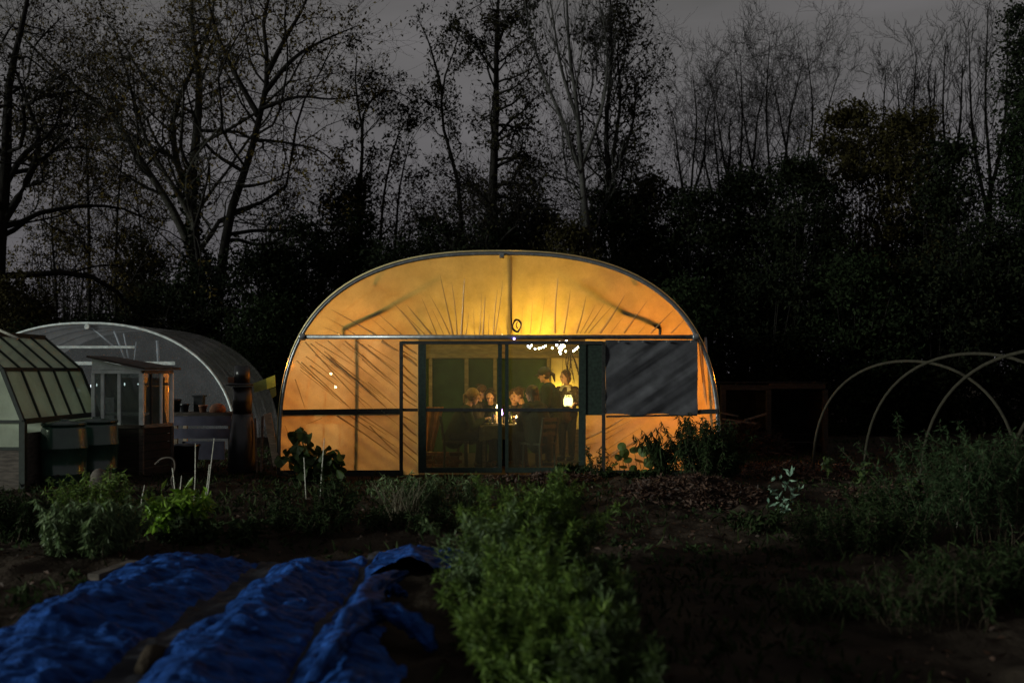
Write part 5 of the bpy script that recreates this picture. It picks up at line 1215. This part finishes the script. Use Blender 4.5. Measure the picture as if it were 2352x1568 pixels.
for k_, (x, y, w, h, lm_, lab) in enumerate(row):
    herb('feathery_plant', lab, 'plant', (x, y), w, 0.55, h, 50, 9500, 0.056, 0.0046, lm_, 200 + k_, stem='fresh', lean=0.05 + 0.04 * (x > .3), spread=0.30, droop=0.5, grp='green row in the foreground', z0=0.03, hv=0.35, wig=0.24)
# left beds
herb('feathery_shrub', 'feathery grey-green shrub nearest the blue sheets on the left', 'shrub', hb(200, 1292), 0.50, 0.45, 0.54, 70, 6500, 0.07, 0.007, 'feather', 301, droop=-1.2, spread=0.32)
herb('feathery_shrub', 'taller feathery green shrub behind it, in front of the water butt', 'shrub', hb(208, 1235), 0.34, 0.4, 0.74, 60, 5200, 0.06, 0.007, 'fresh', 302, droop=-0.6, spread=0.2)
herb('feathery_shrub', 'dim feathery shrub at the left edge below the greenhouse', 'shrub', hb(45, 1235), 0.5, 0.5, 0.56, 60, 4600, 0.07, 0.007, 'dullgreen', 303, droop=-1.0, spread=0.32)
herb('feathery_shrub', 'small drooping feathery shrub right of the nearest one', 'shrub', hb(268, 1268), 0.25, 0.3, 0.36, 24, 1400, 0.075, 0.010, 'feather', 304, droop=-1.4, spread=0.3)
herb('bright_plant', 'bright lime green glossy plant amid the canes', 'plant', hb(412, 1232), 0.34, 0.34, 0.50, 40, 1100, 0.11, 0.045, 'lime', 305, stem='lime', droop=-0.7, spread=0.5)
herb('weed_clump', 'dull sprawling leaves at the foot of the bright lime plant', 'plant', hb(480, 1250), 0.7, 0.4, 0.22, 30, 700, 0.09, 0.04, 'dullgreen', 306, droop=-0.3, spread=0.9)
herb('weed_clump', 'wispy dim plant beneath the broad-leaved plant', 'plant', hb(700, 1235), 0.6, 0.4, 0.36, 40, 1500, 0.06, 0.014, 'dullgreen', 307, spread=0.7)
herb('weed_clump', 'wispy upright dim plant beside the right cane', 'plant', hb(762, 1210), 0.3, 0.3, 0.62, 26, 1300, 0.06, 0.014, 'dullgreen', 308, spread=0.35)
herb('weed_clump', 'small dark wispy weed left of the broad-leaved plant', 'plant', hb(640, 1190), 0.2, 0.2, 0.42, 12, 320, 0.05, 0.014, 'dullgreen', 309, spread=0.3)
herb('weed_clump', 'pale grassy weeds in front of the tunnel door', 'plant', hb(990, 1185), 0.9, 0.4, 0.5, 60, 2400, 0.07, 0.010, 'feather', 310, spread=0.5, droop=-0.8)
herb('weed_clump', 'low tangle of weeds right of the grass tuft', 'plant', hb(960, 1228), 1.0, 0.4, 0.25, 50, 1400, 0.07, 0.012, 'dullgreen', 311, spread=0.9)
# upright grass tuft
rng = np.random.default_rng(41); n = 60
p0 = np.stack([rng.normal(size=n) * .10, rng.normal(size=n) * .06, np.zeros(n)], 1); bx, by = hb(915, 1212)
dr = np.stack([rng.normal(size=n) * .35, rng.normal(size=n) * .2, np.ones(n)], 1); hh = .28 + .3 * rng.random(n)
pth = np.stack([p0 + dr * (hh * t)[:, None] + np.array([0, 0, -1]) * (hh * t * t * .25)[:, None] for t in np.linspace(0, 1, 5)], 1)
V, fc = tubes(pth, np.full(n, .005), np.full(n, .0015), 3)
o = link('grass_tuft', mesh_np('grass_tuft', V, [fc]), M['straw']); o.location = (bx, by, gh(bx, by)); tag(o, 'upright straw-coloured grass tuft in front of the left door leaf', 'grass')

# broad-leaved plant against the lit wall
def big_leaf_mesh(L, lobes=3):
    pts = [(0, 0)]
    n_ = 18
    for i in range(n_ + 1):
        a = -2.5 + 5.0 * i / n_; r_ = L * (0.62 + 0.28 * abs(math.cos(a * 1.5)) ** 1.2 * (1 if lobes else 0)); pts.append((math.sin(a) * r_ * 0.62, L * 0.42 + math.cos(a) * r_ * 0.6))
    vs = [(x, y, -0.12 * (x * x + y * y) / L + 0.04 * math.sin(x * 30)) for x, y in pts]
    me_ = bpy.data.meshes.new('leaf'); me_.from_pydata([(0, L * .35, 0.02)] + vs[1:], [], [(0, i, i + 1) for i in range(1, len(vs) - 1)]); return me_
bigL = big_leaf_mesh(0.21); bigL.materials.append(M['broad'])
bx, by = hb(712, 0, 14.6)
bpz = thing('broad_leaved_plant', 'dark broad-leaved plant silhouetted against the lower left of the lit wall', 'plant', (bx, by, 0))
rg = random.Random(9); sm = MB()
for k_ in range(78):
    if k_ < 9: u_, v_ = 700 + rg.uniform(-28, 30), 988 + rg.uniform(-6, 10)
    else: aa_ = rg.uniform(0, 6.28); q_ = rg.random() ** .5; u_, v_ = 714 + 68 * q_ * math.cos(aa_), 1054 + 42 * q_ * math.sin(aa_)
    p = P(u_, min(max(v_, 985), 1092), 14.6 + rg.uniform(-.22, .22))
    lo = link('leaf', bigL, None, bpz); lo.location = p - wbase(bpz); lo.rotation_euler = (rg.uniform(-1.4, -0.5), rg.uniform(-.4, .4), rg.uniform(0, 6.28)); s_ = rg.uniform(.8, 1.35) * (0.75 if k_ < 9 else 1); lo.scale = (s_, s_, s_)
    sm.tube([(bx + rg.uniform(-.05, .05), by, 0), ((bx + p.x) / 2, by, p.z * .6), tuple(p)], [0.012, 0.008, 0.004], 5)
sm.build('stems', M['broad'], bpz, True)
# canes
clabs = ['cane behind the bright lime plant, second from the tall pair', 'tallest slanting pale cane right of the bright lime plant', 'short slanting cane beside the tallest one', 'lone slanting cane between feathery shrub and lime plant', 'short cane standing in the bright lime plant', 'bent thin cane left of the short one in the lime plant', 'thin cane below the broad-leaved plant, left one', 'pale cane through the broad-leaved plant, right one', 'small pale stick in the dark bushes at the right']
for lab, (u0, v0, u1, v1, Y) in zip(clabs, [(446, 1130, 449, 1018, 11.6), (476, 1150, 492, 1006, 11.5), (470, 1142, 481, 1066, 11.5), (322, 1186, 332, 1114, 11.2), (414, 1150, 417, 1092, 11.3), (404, 1140, 396, 1074, 11.3), (705, 1176, 698, 1050, 12.0), (734, 1166, 745, 1006, 12.2), (2214, 1105, 2220, 1062, 9.5)]):
    pa = P(u0, v0, Y); pb_ = P(u1, v1, Y); dn = (pa - pb_); k_ = (pb_.z) / max(pb_.z - pa.z, .05)
    low = pb_ + (pa - pb_) * k_ * 1.02
    md_ = (low + pb_) / 2 + Vector((rg.uniform(-.012, .012), 0, 0))
    o = MB().tube([low, md_, pb_], [0.0075, 0.0065, 0.005], 6).build('cane', M['cane'], None, True); tag(o, lab, 'cane', 'garden canes')
# garden fork handle (D-shaped loop) near bench
m_ = MB(); pts_ = [P(356, 1066, 12.6), P(372, 1053, 12.6), P(398, 1054, 12.6), P(402, 1064, 12.6), P(399, 1085, 12.6), P(394, 1100, 12.6), P(400, 1125, 12.6)]
tag(m_.tube([tuple(p) for p in resample(pts_, 24)], 0.012, 6).build('hose_loop', M['wood_dim'], None, True), 'grey looped hose end standing up below the glass shed', 'hose')
rock = MB().ell(P(232, 1092, 12.4), (0.15, 0.14, 0.17), 14, 10); rock.v = [(p[0] + .05 * float(vn(p[2] * 9, p[0] * 9, 1)), p[1], p[2] + .06 * float(vn(p[0] * 8, p[1] * 8, 2))) for p in rock.v]; o = rock.build('stone', M['wood_dim'], None, True); o.location.z = -0.09; tag(o, 'pale rounded stone behind the left feathery shrubs', 'stone')

# right of the door: shrub and round leaves against lit wall
herb('tall_shrub', 'feathery dark shrub in front of the lit lower right wall', 'shrub', hb(1608, 0, 14.3), 0.40, 0.4, 0.98, 80, 5200, 0.075, 0.013, 'dullgreen', 320, droop=-0.9, spread=0.14)
herb('tall_shrub', 'leafy dark shrub at the right foot of the lit tunnel', 'shrub', hb(1655, 0, 14.6), 0.36, 0.4, 0.90, 50, 2600, 0.085, 0.020, 'dullgreen', 321, droop=-0.7, spread=0.14)
herb('tall_shrub', 'small drooping grassy plant at the left of the feathery shrub', 'plant', hb(1528, 0, 14.5), 0.16, 0.2, 0.88, 22, 1000, 0.12, 0.012, 'dullgreen', 322, droop=-1.4, spread=0.35)
herb('small_shrub', 'dark small-leaved plant in front of the right door post', 'plant', hb(1378, 0, 14.7), 0.22, 0.2, 0.55, 16, 500, 0.035, 0.02, 'dullgreen', 323, spread=0.25)
herb('small_shrub', 'dark bushy plant at the foot of the right door leaf', 'plant', hb(1312, 0, 14.9), 0.5, 0.3, 0.28, 30, 900, 0.06, 0.03, 'dullgreen', 324, spread=0.6)
rl = bpy.data.meshes.new('leaf'); rl.from_pydata([(0, 0, 0.012)] + [(math.cos(a) * .075, math.sin(a) * .075, 0.004 * math.sin(3 * a)) for a in np.linspace(0, 2 * math.pi, 14, endpoint=False)], [], [(0, i + 1, (i + 1) % 14 + 1) for i in range(14)]); rl.materials.append(M['round'])
rp_ = thing('round_leaved_plant', 'trailing plant with round dish leaves glowing against the orange wall', 'plant', (wx(1450), 14.75, 0)); sm = MB()
for (u_, v_, s_) in [(1434, 1040, 1.05), (1457, 1033, 1.0), (1478, 1036, 1.15), (1497, 1030, 1.2), (1515, 1042, 1.25), (1442, 1056, .9), (1420, 1050, .8), (1468, 1058, 1.0), (1490, 1062, 1.1), (1412, 1066, .75), (1432, 1072, .8), (1455, 1076, .8), (1520, 1066, 1.1), (1477, 1082, .8), (1428, 1025, .9), (1540, 1052, 1.1), (1400, 1078, .7), (1500, 1085, .9)]:
    p = P(u_, v_, 14.75 + rg.uniform(-.12, .12)); lo = link('leaf', rl, None, rp_); lo.location = p - wbase(rp_); lo.scale = (s_, s_, s_)
    lo.rotation_euler = (R(rg.uniform(20, 95)), R(rg.uniform(-25, 25)), rg.uniform(-.5, .5)); sm.tube([(p.x + rg.uniform(-.1, .1), 14.75, 0.0), (p.x + .03, 14.76, p.z * .5), tuple(p)], [0.006, 0.005, 0.004], 5)
sm.build('stems', M['round'], rp_, True)
herb('low_weeds', 'dense low weeds along the lit lower right wall', 'plant', hb(1450, 0, 14.6), 1.0, 0.3, 0.15, 60, 1400, 0.045, 0.026, 'dullgreen', 325, spread=0.5)

# pale lit plant and dark bushes on the right
herb('silvery_plant', 'pale silvery leaved plant catching the light on the dark right side', 'plant', hb(1768, 1212), 0.18, 0.2, 0.72, 5, 62, 0.075, 0.028, 'pale', 330, stem='dullgreen', lean=0.10, droop=0.6, spread=0.14)
herb('silvery_plant', 'low dull leaves at the foot of the pale silvery plant', 'plant', hb(1755, 1222), 0.5, 0.3, 0.26, 20, 320, 0.07, 0.03, 'dullgreen', 331, spread=0.6)
M['dimfeather'] = leafmat('grey_green_leaves', (0.012, 0.026, 0.010), (0.042, 0.068, 0.030), 0.3, 0.7, 0.08)
RB = [((2215, 1255), 1.0, 1.22, 'large dim feathery bush below the third hoop'), ((2330, 1240), 0.9, 1.15, 'large dim bush at the right edge below the last hoop'), ((1985, 1262), 0.9, 0.48, 'low rounded dim bush right of the silvery plant'), ((2085, 1215), 0.8, 0.45, 'low dim bush between the rounded one and the large feathery one'),
      ((2130, 1440), 0.6, 0.40, 'loose leafy clump with pale upright tips in the dark right foreground'), ((2300, 1400), 0.7, 0.45, 'dark leafy clump at the right edge of the foreground'), ((1900, 1410), 0.6, 0.25, 'sparse low leaves in the dark soil of the right foreground'), ((2255, 1150), 0.9, 0.8, 'tall dim bush beneath the second and third hoops')]
for k_, ((u_, v_), w, h, lab) in enumerate(RB):
    herb('dim_bush', lab, 'bush', hb(u_, v_), w, w * .7, h, 80, 6500 if h > .9 else 4200 if h > .4 else 1200, 0.06, 0.008, 'dimfeather' if k_ < 2 else 'dullgreen', 340 + k_, droop=-0.3, spread=0.5, grp='dim bushes on the right')

LL = ['yellow-green upright leaf plant at the foot of the first hoop', 'yellow-green leafy stem at the foot of the second hoop', 'pair of pale leaves on a stem at the foot of the third hoop', 'pale leaf head standing above the bushes at the far right']
for k_, (u_, v_, Y, h) in enumerate([(1898, 1055, 14.6, .45), (1992, 1060, 13.6, .45), (2098, 1060, 12.2, .55), (2240, 1000, 12.4, 1.1)]):
    herb('leaf_plant', LL[k_], 'plant', hb(u_, 0, Y), 0.06, 0.06, h, 4, 26, 0.12, 0.07, 'dullmix', 360 + k_, stem='dullmix', spread=0.15, droop=-.2, z0=.55)

# pipe hoops over the right bed
hl = ['pipe hoop furthest from us, next to the timber bay', 'second pipe hoop from the timber bay', 'third pipe hoop from the timber bay', 'nearest pipe hoop, cut by the right edge']
for k_, (L_, R_, zt_) in enumerate([((4.69, 15.5), (6.62, 13.0), 1.74), ((4.95, 14.0), (6.87, 11.5), 1.82), ((5.04, 12.3), (6.95, 9.8), 1.84), ((5.03, 10.2), (6.95, 7.8), 1.78)]):
    pts = []
    for i in range(33):
        t = math.pi * i / 32; c = (1 - math.cos(t)) / 2; c = 0.5 - 0.5 * math.copysign(abs(math.cos(t)) ** 0.95, math.cos(t))
        pts.append((L_[0] + (R_[0] - L_[0]) * c, L_[1] + (R_[1] - L_[1]) * c, zt_ * math.sin(t) ** 0.8 + 0.01 if 0 < i < 32 else -0.05))
    o = MB().tube(pts, 0.021, 8).build('pipe_hoop', M['pipe_blue'], None, True); tag(o, hl[k_], 'hoop', 'pipe hoops over the right bed')

# timber compost bay
cb = thing('timber_bay', 'open fronted timber compost bay beyond the right end of the tunnel', 'compost bay', (4.95, 19.4, 0))
a, c = P(1655, 0, 19).x, P(1895, 0, 19).x; zr = EYE - (889 - 853) / F * 19; xm = P(1765, 0, 19).x
MB().bar((a, 19, zr), (xm, 19, zr - .01), 0.09, 0.10).build('top_rail', M['bay_wood'], cb); MB().bar((xm, 19, zr + .02), (c, 19, zr + .02), 0.09, 0.10).build('top_rail', M['bay_wood'], cb)
for x in (a + .05, xm, c): MB().bar((x, 19, 0), (x, 19, zr - .05), 0.09).build('post', M['bay_wood'], cb)
for z_ in np.arange(0.1, 1.2, 0.17):
    MB().box(((a + c) / 2, 20.0, z_), (c - a, 0.03, 0.15)).build('board', M['bark'], cb)
    MB().box((c, 19.5, z_), (0.03, 0.9, 0.15)).build('board', M['bark'], cb); MB().box((xm, 19.5, z_), (0.03, 0.9, 0.15)).build('board', M['bark'], cb)
MB().box(((a + c) / 2, 19.5, zr + .085), (c - a + .1, 1.1, 0.025)).build('lid', M['bark'], cb)
# heap of prunings and planks in the bay and in front
def litter(name, label, cx, cy, w, d, h, n, L, W, lm, seed, kind='stuff', cat=None):
    rng = np.random.default_rng(seed); a_ = rng.random(n) * 2 * math.pi; r_ = np.sqrt(rng.random(n))
    x = r_ * np.cos(a_); y = r_ * np.sin(a_); zz_ = h * np.clip(1 - r_ ** 1.6, 0, 1) * (0.75 + .5 * vn(x * 3, y * 3, seed)) 
    px, py = cx + x * w / 2, cy + y * d / 2
    p = np.stack([px, py, ground_h(px, py) + np.maximum(zz_, 0) + 0.012 + rng.random(n) * .02], 1)
    dd = rnd_unit(n, rng) * np.array([1, 1, .4]); V, fc = leaf_cloud(p, dd, L * (.5 + rng.random(n)), W * (.6 + .8 * rng.random(n)), rng, curl=.2)
    hs_ = []
    for j in range(9):
        for i in range(20):
            rr = (j + .02) / 8; xx, yy = rr * math.cos(i / 20 * 6.283), rr * math.sin(i / 20 * 6.283)
            hs_.append((cx + xx * w / 2, cy + yy * d / 2, gh(cx + xx * w / 2, cy + yy * d / 2) + max(0, h * (1 - rr ** 1.6) * (0.75 + .5 * float(vn(xx * 3, yy * 3, seed)))) - (.06 if j == 8 else .01)))
    o_ = link(name, mesh_np(name, V, [fc]), M[lm]); tag(o_, label, cat, kind=kind)
    m_ = MB(); m_.add(hs_, [(j * 20 + i, j * 20 + (i + 1) % 20, (j + 1) * 20 + (i + 1) % 20, (j + 1) * 20 + i) for j in range(8) for i in range(20)] + [tuple(range(20))]); m_.build('heap_core', M['soil'], o_, True)
    return o_
x_, y_ = hb(1600, 1150); litter('leaf_heap', 'brown heap of dead leaves right of the tunnel door', x_, y_ + .3, 1.9, 2.2, 0.28, 4200, 0.07, 0.03, 'litter', 401)
x_, y_ = hb(1240, 1112); litter('leaf_litter', 'wet dark red leaves on the ground at the foot of the door', x_, y_, 1.7, 1.3, 0.06, 1500, 0.06, 0.035, 'litter', 402)
litter('prunings_heap', 'heap of reddish prunings in the timber bay', 4.6, 19.2, 1.5, 1.2, 0.75, 2200, 0.16, 0.03, 'litter', 403)
litter('prunings_heap', 'low spread of reddish dead leaves beneath the first hoops', 5.3, 12.9, 2.4, 1.4, 0.12, 2600, 0.08, 0.035, 'litter', 404)
litter('leaf_litter', 'reddish dead leaves on the path before the timber bay', 4.4, 15.8, 2.6, 2.6, 0.10, 2200, 0.08, 0.035, 'litter', 405)
for k_, (u0, v0, u1, v1, Y) in enumerate([(1656, 948, 1695, 955, 18.4), (1660, 962, 1735, 972, 18.3), (1650, 975, 1700, 970, 18.2), (1710, 965, 1760, 950, 18.5)]):
    o = MB().bar(P(u0, v0, Y), P(u1, v1, Y), 0.09, 0.03).build('offcut_plank', M['wood_dim'], None); tag(o, ['topmost short pale plank', 'long pale plank, middle one', 'lowest short pale plank', 'slanting plank at the right'][k_] + ' lying on the prunings by the timber bay', 'plank', 'planks on the prunings')

# ------------------------------------------------------------------ blue sheets over the beds
def bed(label, x0, x1, y0, y1, hgt, seed, amp=0.03, peak=0.20, hole=None, nx_=110, ny_=230):
    t = np.linspace(0, 1, nx_); yy = np.linspace(y0, y1, ny_); T_, YY = np.meshgrid(t, yy)
    X_ = x0 + (x1 - x0) * T_ + 0.05 * fbm(YY * 1.3, T_ * 0, seed, 3) + 0.035 * fbm(YY * 5, T_ * 2, seed + 3, 2) * (1 - T_)
    pr = np.where(T_ < peak, np.clip(T_ / peak, 0, 1) ** 0.8, 1 - 0.95 * ((T_ - peak) / (1 - peak)) ** 1.1)
    endf = np.clip((y1 - YY) / 0.45, 0, 1) ** 0.7
    Z_ = hgt * pr * endf * (0.85 + 0.5 * fbm(YY * 1.1, T_ * 2, seed + 9, 2))
    w1 = 0.5 - np.abs(fbm((X_ * 2.2 + YY * 0.9) * 1.6, (YY - X_ * .6) * 4.2, seed + 1, 4)); w2 = 0.5 - np.abs(fbm(X_ * 9 + YY * 2, YY * 14 - X_ * 4, seed + 2, 3))
    w3 = 0.5 - np.abs(fbm(X_ * 5 + YY * 3, YY * 30 - X_ * 9, seed + 4, 3))
    w4 = 0.5 - np.abs(fbm(X_ * 14 + YY * 3, YY * 7 - X_ * 3, seed + 6, 3))
    ca, sa = math.cos(0.5), math.sin(0.5); xr, yr = X_ * ca + YY * sa, -X_ * sa + YY * ca
    def crease(fx, fy, sd_): return np.clip(0.5 - np.abs(fbm(xr * fx + .3 * fbm(X_ * 3, YY * 3, sd_ + 7, 2), yr * fy, sd_, 2)) * 2.4, 0, 1) ** 2
    ca2, sa2 = math.cos(-0.5), math.sin(-0.5); 
    c1 = crease(1.6, 9, seed + 21); xr, yr = X_ * ca2 + YY * sa2, -X_ * sa2 + YY * ca2; c2 = crease(2.2, 13, seed + 31); xr, yr = X_, YY; c3 = crease(3.0, 24, seed + 41)
    Z_ = Z_ + amp * (w1 - .25) * 0.25 + amp * (c1 * .35 + c2 * .50 + c3 * .55) + amp * .12 * (w2 - .3)
    Z_ = Z_ + ground_h(X_, YY) + 0.03
    ed_ = np.minimum(np.minimum(T_, 1 - T_) * 14, np.minimum((YY - y0), (y1 - YY)) * 6); Z_ = Z_ - np.clip(1 - ed_, 0, 1) * 0.045
    id_ = np.arange(X_.size).reshape(X_.shape); qd = np.stack([id_[:-1, :-1], id_[:-1, 1:], id_[1:, 1:], id_[1:, :-1]], -1).reshape(-1, 4)
    if hole is not None: 
        cx = X_[:-1, :-1].ravel(); cy = YY[:-1, :-1].ravel(); qd = qd[~hole(cx, cy)]
    cxm, cym = (x0 + x1) / 2, (y0 + y1) / 2
    o = link('blue_sheet', mesh_np('blue_sheet', np.stack([X_ - cxm, YY - cym, Z_], -1).reshape(-1, 3), [qd], True), M['tarp']); o.location = (cxm, cym, 0)
    tag(o, label, 'plastic sheet', 'blue sheets over the beds'); return o
bed('leftmost blue plastic sheet draped over a long bed', -3.02, -2.06, 4.2, 8.45, 0.105, 501, peak=0.36)
bed('middle blue plastic sheet over a bed, torn and wrinkled', -1.90, -1.14, 4.2, 8.25, 0.115, 511, amp=0.036, peak=0.38)
hole3 = lambda x, y: ((y < 7.55 + 0.1 * np.sin(x * 14)) & (x > -1.02 + np.maximum(0, 6.6 - y) * 0.28 + 0.05 * np.sin(y * 9))) & (y > 4.0)
b3 = bed('crumpled right blue sheet gathered into twisted folds beside the green row', -1.14, -0.36, 4.2, 8.6, 0.13, 521, amp=0.042, peak=0.40, hole=hole3)
def roll(path, r0, seed):
    pts = resample(path, 46); n_ = 20; vs = []; rng = np.random.default_rng(seed)
    for i in range(46):
        t_ = pts[min(i + 1, 45)] - pts[max(i - 1, 0)]; t_ /= np.linalg.norm(t_); sx = np.cross(t_, [0, 0, 1]); sx /= np.linalg.norm(sx); sy = np.cross(sx, t_)
        env = (math.sin(math.pi * min(max((i + 1.5) / 48, 0), 1)) ** 0.5)
        for k_ in range(n_):
            a_ = 2 * math.pi * k_ / n_ + i * 0.10
            r_ = r0 * env * (1 + 0.55 * math.sin(a_ * 3 + i * .25) * .5 + 0.9 * float(vn(k_ * .9, i * .22, seed)) + .25 * float(vn(k_ * 2.0, i * .7, seed + 1)))
            aa = 2 * math.pi * k_ / n_; vs.append(tuple(pts[i] + sx * math.cos(aa) * r_ + sy * math.sin(aa) * r_ * .75))
    m_ = MB(); m_.add([Vector(v) for v in vs], [(i * n_ + k_, i * n_ + (k_ + 1) % n_, (i + 1) * n_ + (k_ + 1) % n_, (i + 1) * n_ + k_) for i in range(45) for k_ in range(n_)])
    m_.build('gathered_fold', M['tarp'], b3, True)
def GP(u, v, z=0.12): 
    Y = (1.6 - z) * F / (v - 853); p = P(u, v, Y); return (p.x, p.y, p.z)
roll([GP(930, 1315, .1), GP(880, 1335, .14), GP(848, 1365, .18), GP(836, 1400, .2), GP(800, 1445, .2), GP(755, 1510, .18), GP(715, 1570, .12)], 0.075, 61)
roll([GP(820, 1408, .2), GP(870, 1404, .2), GP(915, 1412, .18), GP(950, 1432, .14), GP(978, 1462, .09), GP(998, 1492, .03)], 0.062, 62)
roll([GP(860, 1348, .15), GP(900, 1352, .12), GP(935, 1368, .06)], 0.045, 63)
# dark fabric between beds
for x0, x1, lab in ((-2.14, -1.84, 'dark ground fabric strip between left and middle blue sheets'), (-1.2, -1.06, 'dark ground fabric strip between middle and right blue sheets')):
    xs = np.linspace(x0, x1, 14); yy = np.linspace(4.1, 8.5, 120); X_, YY = np.meshgrid(xs, yy); Z_ = ground_h(X_, YY) + 0.022 + 0.02 * fbm(X_ * 8, YY * 5, 71, 3); id_ = np.arange(X_.size).reshape(X_.shape)
    o = link('ground_fabric', mesh_np('ground_fabric', np.stack([X_, YY, Z_], -1).reshape(-1, 3), [np.stack([id_[:-1, :-1], id_[:-1, 1:], id_[1:, 1:], id_[1:, :-1]], -1).reshape(-1, 4)], True), M['fabric_dark']); tag(o, lab, 'fabric', 'ground fabric strips')
a = GP(214, 1333, .06); c = GP(308, 1300, .06); o = MB().bar(a, c, 0.09, 0.10).build('edging_log', M['wood_dim'], None); tag(o, 'brown timber edging left of the far end of the leftmost blue sheet', 'timber')
a = GP(330, 1540, .05); c = GP(375, 1500, .05); o = MB().tube([a, ((a[0] + c[0]) / 2, (a[1] + c[1]) / 2, .08), c], [.05, .07, .04], 9).build('soil_clod', M['soil'], None, True); tag(o, 'brown lump of earth between the left and middle blue sheets', 'clod')
slabs = ['white stone pegging the left sheet, nearest the corner', 'pale stone along the left sheet edge, second from the corner', 'small pale stone at the far edge of the left sheet']
for k_, (u_, v_) in enumerate(((60, 1462), (18, 1470), (150, 1412))):
    p = GP(u_, v_, .05); o = MB().ell(p, (.035, .025, .02), 8, 6).build('peg_stone', M['white'], None, True); tag(o, slabs[k_], 'stone', 'stones along the left sheet')

# ------------------------------------------------------------------ ground cover
def scatter(n, x0, x1, y0, y1, seed, dens=None, avoid=True):
    rng = np.random.default_rng(seed); x = x0 + (x1 - x0) * rng.random(n); y = y0 + (y1 - y0) * rng.random(n) ** 0.9
    k_ = np.ones(n, bool)
    if avoid:
        k_ &= ~((x > -3.05) & (x < -0.4) & (y < 8.5)); k_ &= ~((x > -3.7) & (x < 3.3) & (y > 15.2) & (y < 24.5))
    if dens is not None: k_ &= rng.random(n) < dens(x, y)
    return x[k_], y[k_], rng
x, y, rng = scatter(46000, -11, 11, 4, 22, 901, lambda x, y: np.clip(0.30 + 1.6 * fbm(x * .7, y * .7, 31, 3), 0.02, 1))
n = len(x); p = np.stack([x, y, ground_h(x, y)], 1); V, fc = leaf_cloud(p, np.stack([rng.normal(size=n) * .6, rng.normal(size=n) * .6, np.ones(n)], 1), .10 * (.4 + rng.random(n)), .010, rng, curl=.4)
tag(link('grass', mesh_np('grass', V, [fc]), M['grass']), 'dark short grass and weeds over the garden', kind='stuff')
x, y, rng = scatter(9000, -10, 10, 4, 20, 902)
n = len(x); p = np.stack([x, y, ground_h(x, y) + .012], 1); V, fc = leaf_cloud(p, rnd_unit(n, rng) * np.array([1, 1, .25]), .055 * (.5 + rng.random(n)), .03, rng, curl=.2)
tag(link('fallen_leaves', mesh_np('fallen_leaves', V, [fc]), M['litter']), 'fallen dead leaves scattered over the dark soil', kind='stuff')
x, y, rng = scatter(7000, -9, 10, 4, 20, 903, lambda x, y: np.clip(0.25 + 2.2 * fbm(x * .9, y * .9, 33, 2), 0, 1))
n = len(x); p = np.stack([x, y, ground_h(x, y)], 1); V, fc = leaf_cloud(np.repeat(p, 5, 0) + rng.normal(size=(n * 5, 3)) * np.array([.05, .05, .01]), rnd_unit(n * 5, rng) + np.array([0, 0, .5]), .07, .035, rng)
tag(link('ground_weeds', mesh_np('ground_weeds', V, [fc]), M['dullgreen']), 'low leafy weeds dotted over the garden', kind='stuff')
